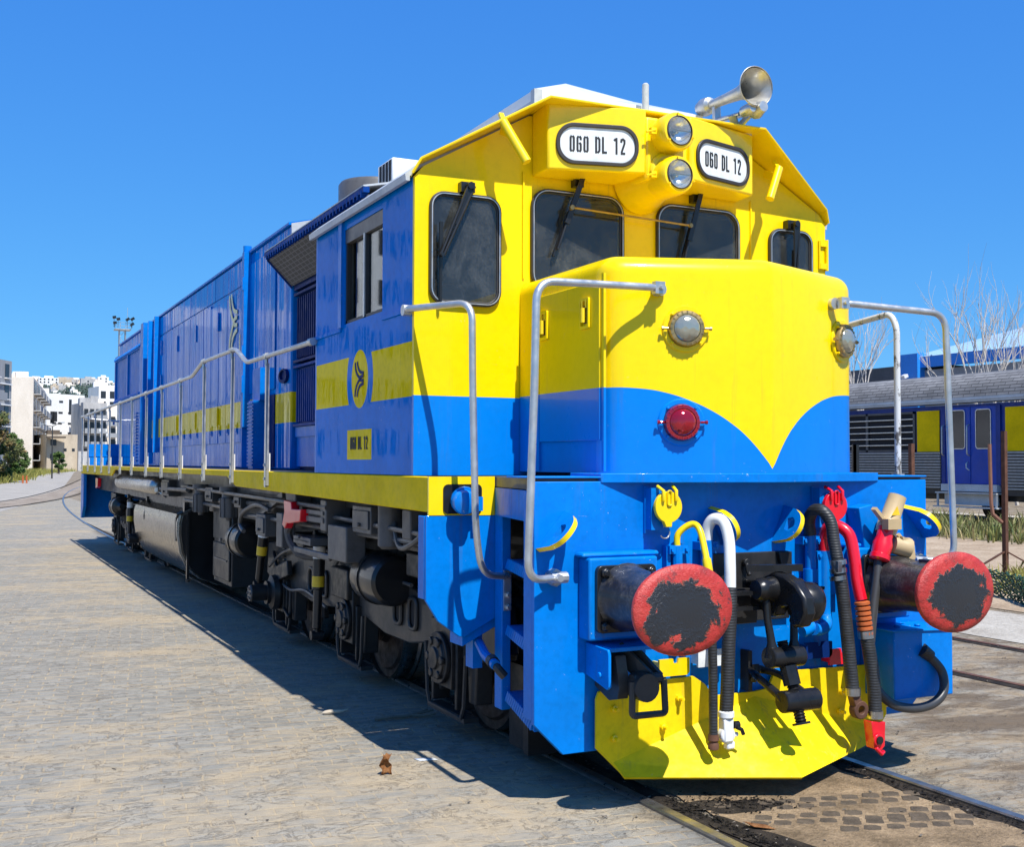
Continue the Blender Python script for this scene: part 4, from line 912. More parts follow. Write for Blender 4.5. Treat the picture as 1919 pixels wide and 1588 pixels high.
facet([(-.90,yp,.205),(0,yp,.465),(0,.235,.12),(-.83,yp,.12)]); facet([(.90,yp,.205),(.83,yp,.12),(0,.235,.12),(0,yp,.465)])
plw=B(pw,'snow_plough',m_plow,smooth=20)
for x,z in ((-.50,.50),(-.60,.36),(.40,.47),(.62,.44),(.60,.33),(-.90,.48),(-.90,.33)):
    q=MB(); q.lathe([(0,.018),(.02,.018),(.022,.010),(.05,.010)],(x,yp-.001,z),(0,-1,0),8); B(q,'plough_bolt',m_yel,plw)
for z in (.33,.41,.49):
    q=MB(); q.lathe([(0,.014),(.03,.014)],(.955,yp+.01,z),(1,0,0),8); B(q,'plough_bolt',m_yel,plw)
# ---- bogies
def bogie(axles,flip):
    c=axles[1]
    def Y(t): return c+(-t if flip else t)      # t measured along the track from the middle axle, negative = outer end
    def yr(a,b): return min(Y(a),Y(b)),max(Y(a),Y(b))
    bg=None
    for sx in (-1,1):
        x0,x1=sorted((sx*1.10,sx*.98))
        pts=[(-2.75,.62),(-2.70,.90),(-2.2,.96),(-1.4,.86),(-.75,.96),(.75,.96),(1.4,.86),(2.25,.97),(2.75,.93),(2.80,.62),
             (2.42,.52),(2.40,.26),(2.30,.26),(2.28,.52),(1.86,.52),(1.84,.26),(1.74,.26),(1.72,.55),(1.2,.50),(.85,.50),(.30,.55),(.28,.26),(.18,.26),(.2,.55),(-.2,.55),(-.18,.26),(-.28,.26),(-.30,.55),(-.75,.48),(-1.25,.48),(-1.70,.55),(-1.72,.26),(-1.82,.26),(-1.84,.52),(-2.26,.52),(-2.28,.26),(-2.38,.26),(-2.40,.52)]
        f=MB(); f.prism([(Y(p[0]),p[1]) for p in pts],'x',x0,x1)
        for t in (-1.35,-1.05,.75,1.15):        # lightening holes with raised rims
            o=rrect(-.09,.09,-.12,.12,.06); i=rrect(-.06,.06,-.09,.09,.05)
            f.ring([(Y(t)+p[0],.70+p[1]) for p in o],[(Y(t)+p[0],.70+p[1]) for p in i],'x',min(sx*1.10,sx*1.125),max(sx*1.10,sx*1.125))
        fo=B(f,'bogie_frame',m_dgrey,bevel=.012)
        if sx<0: bg=fo
        for t in (-1.35,-1.05,.75,1.15):
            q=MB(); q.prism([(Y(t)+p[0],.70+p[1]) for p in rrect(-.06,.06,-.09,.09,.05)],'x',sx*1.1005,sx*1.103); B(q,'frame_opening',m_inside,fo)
        for i,a in enumerate((-2.04,0,2.08)):
            a=(axles[0]-c if i==0 else 0 if i==1 else axles[2]-c) if not flip else (c-axles[2] if i==0 else 0 if i==1 else c-axles[0])
            y=Y(a)
            q=MB(); q.box(*sorted((sx*1.0,sx*1.16)),y-.17,y+.17,.32,.74); q.lathe([(0,.165),(.03,.165),(.03,.13),(.045,.13),(.045,.07),(.06,.07)],(sx*1.16,y,.50),(sx,0,0),22)
            for k in range(6): q.lathe([(0,.03),(.025,.03)],(sx*1.19+0,y+.115*math.cos(R(60*k)),.50+.115*math.sin(R(60*k))),(sx,0,0),6)
            q.box(*sorted((sx*1.02,sx*1.14)),y-.21,y-.175,.20,.62); q.box(*sorted((sx*1.02,sx*1.14)),y+.175,y+.21,.20,.62)
            ab=B(q,'axle_box',m_iron,fo,bevel=.006,smooth=25)
            q=MB(); q.tube([(sx*1.13,y-.33,.56),(sx*1.13,y-.30,.24),(sx*1.13,y-.26,.165),(sx*1.13,y+.26,.165),(sx*1.13,y+.30,.24),(sx*1.13,y+.33,.56)],.014,6); q.box(*sorted((sx*1.03,sx*1.13)),y-.30,y+.30,.135,.165); B(q,'pedestal_tie',m_dgrey,ab)
            q=MB()
            P=[(sx*1.06+.055*math.cos(t*.9),y+.055*math.sin(t*.9)+.0,.75+.20*t/40) for t in range(41)]
            q.tube(P,.012,6); B(q,'axle_spring',m_iron,ab)
        # wheels
        for y in axles:
            q=MB(); q.lathe([(0,.20),(.0,.40),(-.02,.42),(-.02,.475),(.012,.478)],(sx*.83,y,.495),(sx,0,0),40,False); q.lathe([(.02,.02),(.06,.10),(.05,.18),(0,.20)],(sx*.83,y,.495),(sx,0,0),30,False); q.mat(1); q.lathe([(.012,.478),(.0,.483),(-.11,.488),(-.125,.515),(-.14,.515),(-.145,.40)],(sx*.83,y,.495),(sx,0,0),40,False)
            B(q,'wheel',[m_wheel,m_wtread])
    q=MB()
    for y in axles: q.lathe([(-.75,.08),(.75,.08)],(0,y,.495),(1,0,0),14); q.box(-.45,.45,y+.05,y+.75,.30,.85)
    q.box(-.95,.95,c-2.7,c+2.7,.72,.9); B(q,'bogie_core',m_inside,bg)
    sx=-1
    # brake cylinders, shoes, dampers and pipes on the visible side
    for t,z,mt in ((-.95,.915,m_black),(3.35,.92,m_black)):
        q=MB(); y=Y(t)
        q.lathe([(-.30,.15),(-.28,.175),(-.20,.185),(.16,.185),(.20,.175),(.22,.10),(.30,.05)],(-1.20,y,z),(0,1 if not flip else -1,0),28); q.lathe([(-.02,.195),(.03,.195)],(-1.20,y,z),(0,1,0),28); q.tube([(-1.24,y+.2,z-.02),(-1.33,y+.15,z-.06),(-1.35,y+.05,z-.1)],.014,6)
        B(q,'brake_cylinder',mt,bg)
    for t,top,bot in ((.55,1.14,.30),(2.6,1.16,.52)):
        y=Y(t); q=MB(); a=Vector((-1.235,y,bot));b=Vector((-1.215,y-.16*(t>2),top)); L=(b-a).length
        q.lathe([(0,.028),(.05,.028),(.06,.038),(L*.45,.038),(L*.46,.052),(L*.93,.052),(L*.94,.025),(L,.025)],a,b-a,14); da=B(q,'damper',m_black,bg)
        q=MB(); q.lathe([(0,.0535),(.09,.0535)],a+(b-a)*.48,b-a,14); B(q,'damper_label',m_label,da)
        q=MB(); q.lathe([(0,.054),(.10,.054)],a+(b-a)*.76,b-a,14); B(q,'damper_plate',m_whitep,da)
        for e in (a,b):
            q=MB(); q.lathe([(-.05,.04),(.05,.04)],e,(1,0,0),12); B(q,'damper_eye',m_iron,da)
    q=MB(); y=Y(2.08); q.lathe([(0,.17),(.05,.16),(.07,.11),(.10,.11),(.10,.075),(.24,.08),(.25,.06)],(-1.19,y,.50),(-1,0,0),22)
    B(q,'speed_sensor',m_iron,bg)
    q=MB(); q.lathe([(0,.078),(.012,.074)],(-1.435,y,.50),(-1,0,0),20)
    for k in range(6): q.lathe([(0,.012),(.012,.012)],(-1.445,y+.05*math.cos(R(60*k)),.50+.05*math.sin(R(60*k))),(-1,0,0),6)
    B(q,'sensor_cap',m_mgrey,bg)
    q=MB()
    q.tube(catmull([(-1.13,Y(2.6),.70),(-1.15,Y(1.9),.90),(-1.14,Y(1.0),.985),(-1.14,Y(0),.99),(-1.13,Y(-.5),.93),(-1.14,Y(-1.4),.90)],5),.014,8)
    q.tube(catmull([(-1.14,Y(2.2),.62),(-1.16,Y(1.7),.56),(-1.15,Y(1.2),.60),(-1.14,Y(.6),.52)],5),.014,8)
    q.tube(catmull([(-1.13,Y(.2),1.0),(-1.15,Y(.35),.86),(-1.13,Y(.25),.70)],5),.018,8)
    q.tube(catmull([(-1.14,Y(-2.6),.95),(-1.15,Y(-2.0),1.0),(-1.14,Y(-1.5),.98)],5),.014,8)
    B(q,'brake_pipes',m_mgrey,bg)
    for t in (-2.5,-1.45,.5,1.55):
        q=MB(); q.beam((-.86,Y(t),.30),(-.90,Y(t),.85),.05,.10,(0,1,0)); q.beam((-.80,Y(t+.06),.33),(-.80,Y(t+.03),.66),.12,.08,(0,1,0)); B(q,'brake_block',m_iron,bg,bevel=.01)
    for bx in ((-1.16,-.96,*yr(1.25,1.62),.90,1.10),(-1.2,-1.0,*yr(-.15,.28),.66,.90),(-1.22,-1.05,*yr(-2.2,-1.5),.98,1.14)):
        q=MB(); q.box(*bx); B(q,'frame_bracket',m_iron,bg,bevel=.012)
    for b_ in (((-1.16,Y(1.7),.76),(-1.18,Y(2.3),.62),.05,.14),((-1.12,Y(2.45),.86),(-1.15,Y(2.0),.42),.03,.03),((-1.14,Y(2.3),.46),(-1.15,Y(1.75),.30),.03,.03)):
        q=MB(); q.beam(*b_); B(q,'brake_lever',m_iron,bg,bevel=.008)
    return bg
bogie((2.32,4.30,6.40),False); bogie((14.9,16.95,18.95),True)
# ---- fuel tank
q=MB()
prof=[(-1.22,1.13),(-1.36,1.06),(-1.385,.96),(-1.385,.80),(-1.35,.58),(-1.26,.38),(-1.11,.24),(-.88,.15),(-.5,.12),(.5,.12),(.88,.15),(1.11,.24),(1.26,.38),(1.35,.58),(1.385,.80),(1.385,.96),(1.36,1.06),(1.22,1.13)]
q.prism(prof,'y',10.55,14.7); tank=B(q,'fuel_tank',m_tank,smooth=40)
q=MB(); q.prism([(x*.985,.655+(z-.655)*.98) for x,z in prof],'y',10.52,10.549); q.box(-1.30,-1.27,10.46,10.519,.25,1.10); q.lathe([(0,.03),(.03,.03)],(-1.28,10.49,.21),(0,0,1),8); B(q,'tank_end',m_black,tank)
q=MB()
for y in (10.62,): q.prism([(x*1.012,.655+(z-.655)*1.015) for x,z in prof],'y',y,y+.05)
B(q,'tank_band',m_steel,tank)
q=MB(); q.box(-1.40,-1.365,10.72,10.80,.72,1.02); q.tube([(-1.39,10.66,1.03),(-1.39,10.62,1.07),(-1.33,10.60,1.10)],.02,8); q.box(-1.30,-1.18,10.68,10.80,1.06,1.22); B(q,'sight_glass',m_black,tank)
q=MB(); q.box(-1.22,1.22,10.6,14.6,1.1,1.30); B(q,'tank_hanger',m_dgrey,tank)
# battery / equipment boxes between tank and front bogie
q=MB(); q.box(-1.10,1.1,8.75,9.75,.30,1.30); q.box(-1.125,-1.101,8.80,9.70,.36,.78); q.box(-1.125,-1.101,8.80,9.70,.82,1.24); eb=B(q,'equipment_box',m_dgrey,bevel=.01)
q=MB(); q.box(-1.135,-1.126,8.9,9.6,.58,.60); q.box(-1.14,-1.126,9.2,9.3,.80,.84); B(q,'box_latch',m_mgrey,eb)
# air reservoir
q=MB(); q.lathe([(0,.05),(.03,.10),(.08,.125),(4.05,.125),(4.10,.10),(4.13,.05)],(-1.36,12.35,1.395),(0,1,0),28); ar=B(q,'air_reservoir',m_steel)
q=MB(); q.lathe([(-.04,.04),(.02,.05)],(-1.36,12.36,1.395),(0,1,0),10); q.tube([(-1.36,12.34,1.39),(-1.40,12.2,1.34),(-1.36,12.1,1.30),(-1.30,12.15,1.25)],.02,8); q.lathe([(0,.05),(.06,.05)],(-1.40,12.18,1.32),(0,0,1),10)
for y in (13.1,15.6): q.prism([(-1.49,1.40),(-1.36,1.53),(-1.2,1.53),(-1.2,1.50),(-1.36,1.50),(-1.46,1.40)],'y',y,y+.05)
B(q,'reservoir_fitting',m_steel,ar)
# filters and small gear under the sill
for y in (7.72,9.25):
    q=MB(); q.lathe([(0,.03),(.03,.035),(.035,.085),(.24,.09),(.25,.075),(.30,.075),(.31,.10),(.36,.10)],(-1.36,y,1.12),(0,0,1),20)
    for k in range(8): q.box(-1.36+.088*math.cos(R(45*k))-.008,-1.36+.088*math.cos(R(45*k))+.008,y+.088*math.sin(R(45*k))-.008,y+.088*math.sin(R(45*k))+.008,1.16,1.36)
    B(q,'air_filter',m_mgrey)
q=MB(); q.lathe([(0,.06),(.02,.085),(.30,.085),(.31,.06)],(-1.36,2.72,1.17),(0,0,1),18); B(q,'drain_pot',m_mgrey)
q=MB()
for a,b,r in (((-1.40,1.75,1.30),(-1.38,4.0,1.33),.018),((-1.36,2.0,1.24),(-1.36,6.8,1.22),.02),((-1.44,3.9,1.40),(-1.40,9.9,1.43),.02),((-1.30,5.0,1.36),(-1.34,8.9,1.31),.028),((-1.40,9.9,1.40),(-1.38,12.1,1.37),.028),((-1.34,8.2,1.25),(-1.34,10.4,1.26),.022)): q.tube([a,b],r,8)
q.tube(catmull([(-1.38,5.9,1.30),(-1.40,6.3,1.34),(-1.40,6.9,1.24),(-1.39,7.05,1.12),(-1.40,6.85,1.06)],6),.022,8); q.tube(catmull([(-1.38,1.9,1.38),(-1.40,2.2,1.24),(-1.38,2.5,1.2),(-1.36,2.65,1.35)],6),.018,8); q.tube(catmull([(-1.38,4.95,1.30),(-1.42,5.1,1.15),(-1.36,5.0,.98),(-1.25,4.9,.95)],6),.035,8)
B(q,'underframe_pipes',m_mgrey)
for bx in ((-1.45,-1.25,3.9,4.05,1.22,1.46),(-1.42,-1.2,2.95,3.35,1.25,1.44),(-1.44,-1.2,4.35,4.85,1.08,1.14),(-1.44,-1.41,3.85,4.85,1.0,1.05),(-1.45,-1.30,3.4,3.85,1.02,1.28),(-1.42,-1.2,5.9,6.25,1.06,1.26),(-1.42,-1.25,2.2,2.35,1.26,1.45),(-1.44,-1.3,4.80,5.1,1.38,1.50),(-1.40,-1.2,11.3,11.9,1.28,1.50),(-1.42,-1.3,5.3,5.5,1.0,1.3),(-1.4,-1.2,7.0,7.3,1.28,1.42),(-1.42,-1.22,8.3,8.7,1.30,1.46),(-1.40,-1.34,9.9,10.4,1.36,1.46)):
    q=MB(); q.box(*bx)
    if bx[1]-bx[0]>.15 and bx[3]-bx[2]>.2: q.box(bx[0]-.012,bx[0],bx[2]+.03,bx[3]-.03,bx[4]+.03,bx[5]-.03); q.lathe([(0,.016),(.02,.016)],(bx[0]-.012,(bx[2]+bx[3])/2,bx[4]+.06),(-1,0,0),8)
    B(q,'underframe_box',m_mgrey if bx[2]<6 else m_dgrey,bevel=.01)
q=MB(); q.beam((-1.38,5.4,1.46),(-1.32,6.6,1.22),.03,.06); B(q,'diagonal_stay',m_mgrey)
q=MB(); q.prism([(4.72,1.42),(4.95,1.43),(4.93,1.33),(5.0,1.22),(4.92,1.19),(4.85,1.24),(4.78,1.24),(4.45,1.27),(4.42,1.37),(4.70,1.36)],'x',-1.50,-1.43); rv=B(q,'cut_off_cock',m_redp,bevel=.008)
q=MB(); q.prism([(18.9,1.42),(19.3,1.43),(19.25,1.22),(18.95,1.26)],'x',-1.50,-1.43); B(q,'cut_off_cock',m_redp,bevel=.008)
q=MB(); q.box(-1.46,-1.43,3.95,4.40,1.28,1.32); q.box(-1.46,-1.43,3.95,4.40,1.34,1.37); B(q,'cock_rod',m_mgrey,rv)
q=MB(); q.box(-1.25,-1.19,1.62,1.72,.55,.80); q.tube([(-1.22,1.60,.70),(-1.27,1.40,.66),(-1.30,1.20,.64)],.028,10); sa=B(q,'sand_pipe',m_blue)
q=MB(); q.lathe([(0,.036),(.06,.036)],(-1.28,1.30,.65),(-.2,-1,-.12),10); q.tube(catmull([(-1.295,1.24,.643),(-1.29,1.19,.62),(-1.26,1.17,.58)],4),.024,8); B(q,'sand_hose',m_dgrey,sa)
q=MB(); q.box(-.95,-.60,1.45,1.75,.06,.55); q.box(-1.0,-.55,1.40,1.46,.07,.30); B(q,'rail_guard',m_iron)
# ================================================================== GROUND
def ground_mat():
    t=NT('sandy_block_paving'); tc=t.n('TexCoord'); obj=tc.outputs['Object']
    def mp(scale,rot=0,loc=(0,0,0)):
        x=t.n('Mapping'); x.inputs['Scale'].default_value=scale; x.inputs['Rotation'].default_value=(0,0,rot); x.inputs['Location'].default_value=loc; t.l(obj,x.inputs['Vector']); return x.outputs[0]
    wob=t.n('TexNoise'); wob.inputs['Scale'].default_value=4; wob.inputs['Detail'].default_value=3; t.l(obj,wob.inputs['Vector'])
    vm=t.n('VectorMath',operation='SCALE'); t.l(wob.outputs['Color'],vm.inputs[0]); vm.inputs['Scale'].default_value=.05
    va=t.n('VectorMath',operation='ADD'); t.l(mp((1,1,1),R(8)),va.inputs[0]); t.l(vm.outputs[0],va.inputs[1])
    br=t.n('TexBrick'); br.offset=.5; br.inputs['Scale'].default_value=1.0; br.inputs['Mortar Size'].default_value=.008; br.inputs['Mortar Smooth'].default_value=.5; br.inputs['Brick Width'].default_value=.21; br.inputs['Row Height'].default_value=.105; br.inputs['Bias'].default_value=0
    br.inputs['Color1'].default_value=(0,0,0,1); br.inputs['Color2'].default_value=(1,1,1,1); t.l(va.outputs[0],br.inputs['Vector'])
    va_=R(26)
    n_big=t.noise(mp((.5,1.1,1),va_),.8,5,.62,.5)
    n_mid=t.noise(mp((1,1.6,1),va_),2.4,7,.7,.6)
    n_st=t.noise(mp((1.0,1.7,1),va_),3.2,7,.74,.5)
    n_st2=t.noise(mp((1.2,2.2,1),va_,(7,3,0)),6.5,7,.78,.7)
    n_fine=t.noise(obj,34,5,.72); n_gr=t.noise(obj,170,3,.7)
    sp=t.n('SeparateXYZ'); t.l(obj,sp.inputs[0])
    right=t.math('MULTIPLY',t.ramp(sp.outputs[0],[(.80,0.0),(1.0,1.0)]),1.0)
    jm=t.ramp(n_mid,[(.36,.25),(.52,1.0)])
    crk=t.math('SUBTRACT',1.0,t.ramp(t.math('ABSOLUTE',t.math('SUBTRACT',t.noise(mp((1,1.5,1),va_,(5,1,0)),3.6,6,.72,1.2),.5)),[(.004,0.0),(.022,1.0)]))
    crk=t.math('MULTIPLY',crk,t.ramp(n_st,[(.44,0.0),(.56,1.0)]))
    stone=t.mix(t.math('MULTIPLY',br.outputs['Color'],.6),(.215,.205,.175),(.32,.30,.255))
    stone=t.mix(t.ramp(n_st,[(.44,0.0),(.66,.8)]),stone,(.365,.338,.278))
    sand=t.mix(n_fine,(.35,.27,.165),(.48,.385,.255))
    nearx=t.ramp(t.math('DIVIDE',t.math('ADD',sp.outputs[0],5.0),5.0),[(.25,0.0),(.58,1.0),(.85,.4)])
    drift=t.ramp(t.math('ADD',t.math('ADD',t.math('MULTIPLY',n_big,.55),t.math('MULTIPLY',n_mid,.45)),t.math('MULTIPLY',nearx,.05)),[(.51,0.0),(.63,.85)])
    sm=t.math('MAXIMUM',t.math('MULTIPLY',t.math('MULTIPLY',br.outputs['Fac'],jm),1.0),t.math('MAXIMUM',drift,t.math('MULTIPLY',right,t.ramp(n_mid,[(.38,.1),(.60,.95)]))))
    sand=t.mix(t.math('MULTIPLY',right,.75),sand,t.mix(n_fine,(.21,.15,.085),(.34,.255,.16)))
    c=t.mix(sm,stone,sand)
    dirt=t.math('MULTIPLY',t.ramp(n_st2,[(.52,0.0),(.60,1.0)]),t.ramp(n_big,[(.34,1.0),(.58,.35)]))
    c=t.mix(t.math('MULTIPLY',dirt,t.math('ADD',.5,t.math('MULTIPLY',right,.3))),c,(.125,.097,.068))
    grey=t.math('MULTIPLY',t.ramp(n_st,[(.56,0.0),(.68,1.0)]),t.ramp(n_big,[(.40,1.0),(.60,0.0)]))
    c=t.mix(t.math('MULTIPLY',grey,.6),c,(.20,.195,.19))
    c=t.mix(t.math('MULTIPLY',crk,.5),c,(.10,.08,.06))
    spot=t.ramp(t.noise(mp((1,2.4,1),va_),9,5,.75,.8),[(.63,0.0),(.70,1.0)])
    c=t.mix(t.math('MULTIPLY',spot,.6),c,(.07,.058,.048))
    soilp=t.math('MULTIPLY',right,t.ramp(t.noise(mp((.7,1.6,1),va_,(3,9,0)),1.3,6,.7,.6),[(.46,0.0),(.58,1.0)]))
    c=t.mix(t.math('MULTIPLY',soilp,.8),c,(.115,.082,.052))
    ax=t.math('ABSOLUTE',t.math('ADD',sp.outputs[0],t.math('MULTIPLY',t.math('SUBTRACT',n_mid,.5),.30)))
    oil=t.ramp(ax,[(0.0,.12),(.50,.2),(.58,.85),(.73,.95),(.80,.55),(.92,.10),(1.0,0.0)])
    oil=t.math('MULTIPLY',oil,t.ramp(n_st,[(.28,.15),(.52,1.0)]))
    oil=t.math('MULTIPLY',oil,t.math('LESS_THAN',sp.outputs[1],26))
    c=t.mix(t.math('MULTIPLY',oil,.9),c,(.030,.025,.021))
    c=t.mix(.5,c,t.mix(1.0,c,t.ramp(n_gr,[(.3,.5),(.7,1.4)]),'MULTIPLY'))
    t.l(c,t.b.inputs['Base Color']); t.set(rough=.88,spec=.25)
    h=t.math('ADD',t.math('SUBTRACT',t.math('MULTIPLY',br.outputs['Fac'],-.22),t.math('MULTIPLY',crk,.6)),t.math('ADD',t.math('MULTIPLY',n_fine,.5),t.math('MULTIPLY',n_st2,.55)))
    h=t.math('ADD',h,t.math('MULTIPLY',n_gr,.25))
    t.N(t.bump(h,.6,.02),False); return t.m
m_ground=ground_mat()
g=MB(); S=4500; g.add([(-S,-S,0),(S,-S,0),(S,S,0),(-S,S,0)],[(0,1,2,3)]); props(g.build('ground',m_ground,smooth=0),kind='structure')
def soil(name,a,b,scale=3,lo=.35,hi=.65,bump=.6):
    t=NT(name); tc=t.coords(); f=t.noise(tc,scale,7,.7,.3); f2=t.noise(tc,scale*14,4,.7)
    c=t.mix(t.ramp(f,[(lo,0.0),(hi,1.0)]),a,b); c=t.mix(1.0,c,t.ramp(f2,[(.3,.7),(.7,1.15)]),'MULTIPLY'); t.l(c,t.b.inputs['Base Color']); t.set(rough=.9,spec=.2); t.N(t.bump(t.math('ADD',f,f2),bump,.03),False); return t.m
m_sand=soil('loose_sand',(.17,.12,.07),(.40,.285,.17),3.0,.35,.62,.9)
m_oil=soil('oily_dirt',(.018,.015,.013),(.09,.07,.05),9,.35,.7,.9)
m_conc=soil('pale_concrete',(.36,.32,.26),(.50,.46,.39),1.6)
m_drygrass=soil('dry_verge_soil',(.14,.13,.045),(.34,.28,.12),.9)
m_dirt=soil('dirt_path',(.33,.24,.155),(.46,.36,.25),1.2)
m_road=soil('grey_roadway',(.30,.275,.24),(.40,.365,.31),.7)
def patch(pts,z,name,mat,kind='structure'):
    q=MB(); q.add([(p[0],p[1],z) for p in pts],[list(range(len(pts)))]); return props(q.build(name,mat,smooth=0),kind=kind)
def blob(cx,cy,rx,ry,n=40,seed=1,amp=.25,rot=0):
    rnd=random.Random(seed); ph=[rnd.uniform(0,6.28) for _ in range(5)]; out=[]
    for i in range(n):
        a=2*math.pi*i/n; r=1+amp*sum(math.sin((k+2)*a+ph[k])/(k+1.5) for k in range(5))
        x,y=rx*r*math.cos(a),ry*r*math.sin(a); out.append((cx+x*math.cos(rot)-y*math.sin(rot),cy+x*math.sin(rot)+y*math.cos(rot)))
    return out
# rails of the track the locomotive stands on: head, web kept simple, with a stone edging strip
def rail_pts(x,y0,y1,n=2): return [(x,y0+(y1-y0)*i/(n-1),0) for i in range(n)]
def sweep(name,path,prof,mat,label=None,kind='structure'):
    q=MB(); P=[Vector(p) for p in path]; m=len(prof); vs=[];fs=[]
    for i,p in enumerate(P):
        d=(P[min(i+1,len(P)-1)]-P[max(i-1,0)]).normalized(); sd=Vector((d.y,-d.x,0))
        for a,b in prof: vs.append(p+sd*a+Vector((0,0,b)))
    for i in range(len(P)-1):
        for k in range(m-1): fs.append((i*m+k,i*m+k+1,(i+1)*m+k+1,(i+1)*m+k))
    fs.append(list(range(m))[::-1]); fs.append([(len(P)-1)*m+k for k in range(m)])
    q.add(vs,fs); o=q.build(name,mat,smooth=30); props(o,kind=kind); return o
RP=[(-.036,-.02),(-.036,.012),(-.026,.019),(.026,.019),(.036,.012),(.036,-.02)]
LP=[(0.0,-9),(0,22)]+[(-(max(0,k)**2)*.012,22+k) for k in range(2,60,3)]
for x in (-.7535,.7535):
    sweep('rail',[(x+p[0]*0,p[1],0) for p in LP[:2]]+[(x+.55*((p[1]-22)/20)**2*1.0,p[1],0) for p in LP[2:]],RP,m_rail)
props(bpy.data.objects['rail'],kind='structure')
# flangeway soil
for x in (-.655,.655): patch([(x-.055,-9),(x+.055,-9),(x+.055,30),(x-.055,30)],.004,'flangeway',m_oil)
# weathered edging beside the left rail
# second track to the right
for x in (3.60,5.06): sweep('rail',[(x,-6,0),(x,60,0)],[(-.03,-.02),(-.03,.008),(.03,.008),(.03,-.02)],m_rust)
patch([(3.46,-6),(3.57,-6),(3.57,60),(3.46,60)],.004,'flangeway',m_oil); patch([(4.92,-6),(5.02,-6),(5.02,60),(4.92,60)],.004,'flangeway',m_oil)
patch([(5.35,-5),(7.1,-5),(7.1,60),(5.35,60)],.006,'concrete_strip',m_conc)
patch([(7.3,-8),(17.2,-8),(17.2,70),(7.3,70)],.008,'dirt_path',m_dirt)
# interlocking pavers swept clear of sand between the rails in front of the plough
def hexpaver(name,x0,y0,nx,ny,seed,ang):
    rnd=random.Random(seed); q=MB(); L,W=.118,.098
    for j in range(ny):
        for i in range(nx):
            if rnd.random()<.05: continue
            cx=i*L+(j%2)*L*.5; cy=j*W*.94; rz=rnd.uniform(-.04,.04)
            pts=[(-L*.48,-W*.18),(-L*.22,W*.42),(L*.30,W*.36),(L*.47,W*.10),(L*.26,-W*.44),(-L*.28,-W*.38)]
            out=[]
            for a,b in pts:
                a*=rnd.uniform(.94,1.03); b*=rnd.uniform(.92,1.08)
                a,b=a*math.cos(rz)-b*math.sin(rz)+cx,a*math.sin(rz)+b*math.cos(rz)+cy
                out.append((x0+a*math.cos(ang)-b*math.sin(ang),y0+a*math.sin(ang)+b*math.cos(ang)))
            q.prism(out,'z',.002,rnd.uniform(.0092,.0128))
    return props(q.build(name,m_paver,smooth=0,bevel=.004,seg=1),kind='structure')
m_paver=soil('dark_pavers',(.06,.048,.036),(.17,.13,.09),9,.3,.7,.5)
rnd=random.Random(3)
L_=[(-.58+rnd.uniform(-.03,.03),-4+.13*k) for k in range(40)]; R_=[(.59+rnd.uniform(-.04,.03),-4+.13*k) for k in range(40)]
patch(L_+R_[::-1],.009,'sand_drift',m_sand)
hexpaver('paving_blocks',-.52,.245,10,2,4,R(-13)); hexpaver('paving_blocks',-.46,.005,9,2,9,R(-16)); hexpaver('paving_blocks',-.12,-.24,6,2,5,R(-16)); hexpaver('paving_blocks',-.5,-.75,8,3,6,R(-14))
m_clod=soil('oily_clods',(.010,.009,.008),(.075,.06,.045),14,.4,.72,1.0)
q=MB(); rnd=random.Random(5)
def heap(x0,y0,x1,y1,w,n,hmax):
    for k in range(n):
        t=rnd.random(); x=x0+(x1-x0)*t+rnd.gauss(0,w); y=y0+(y1-y0)*t+rnd.gauss(0,w); s=rnd.uniform(.002,.010); z=.010
        if x<-.70 and x>-.80: continue
        vs=[(x+rnd.uniform(-1,1)*s*1.5,y+rnd.uniform(-1,1)*s*1.5,z+rnd.uniform(0,1)*s) for _ in range(6)]
        q.add(vs,[(0,1,2),(0,2,3),(0,3,1),(1,4,2),(2,5,3),(1,3,4),(4,3,5),(2,4,5)])
heap(-.62,.55,-.58,-1.5,.03,700,.02); heap(-.50,.42,-.15,.22,.08,300,.02); heap(.64,.9,.66,-1.5,.025,380,.02)
props(q.build('oily_clods',m_clod,smooth=0),kind='stuff')
patch(blob(-.42,.30,.22,.13,50,8,.35,-.4),.0105,'oil_stain',m_oil); patch(blob(-.55,-.25,.10,.42,50,12,.35,.1),.0106,'oil_stain',m_oil)
# ---------------- far left: roadway, tracks curving away and verge
patch([(-30,30),(-6.5,34),(-2.6,38.6),(-.9,48),(.6,60),(3.2,85),(6.5,120),(12,180),(20,260),(-8,260),(-60,120)],.005,'roadway',m_road)
m_bed=soil('track_bed_soil',(.19,.15,.11),(.36,.30,.235),1.0)
def curve_strip(name,pts,w,z,mat):
    P=catmull([(p[0],p[1],0) for p in pts],8); a=[];b=[]
    for i,p in enumerate(P):
        d=(P[min(i+1,len(P)-1)]-P[max(i-1,0)]).normalized(); sd=Vector((d.y,-d.x,0)); a.append(p+sd*w/2); b.append(p-sd*w/2)
    q=MB(); n=len(P); q.add([(v.x,v.y,z) for v in a+b],[(i,i+1,n+i+1,n+i) for i in range(n-1)]); return props(q.build(name,mat,smooth=0),kind='structure')
curve_strip('track_bed',[(-9,34),(-4.5,40),(-1.6,48),(1.2,62),(5.0,90),(11,140),(20,220)],1.6,.012,m_bed)
for o in (-1.0,1.0):
    curve_strip('track_groove',[(-9+o*.6,34-o*.3),(-4.5+o*.9,40-o*.3),(-1.6+o,48),(1.2+o,62),(5.0+o,90),(11+o,140),(20+o,220)],.12,.016,m_oil)
patch([(-60,105),(-14,80),(-3.4,84),(-1.0,90),(1.2,108),(4.0,140),(7.5,190),(13,260),(20,330),(60,330),(60,420),(-80,420)],.02,'verge_soil',m_drygrass)
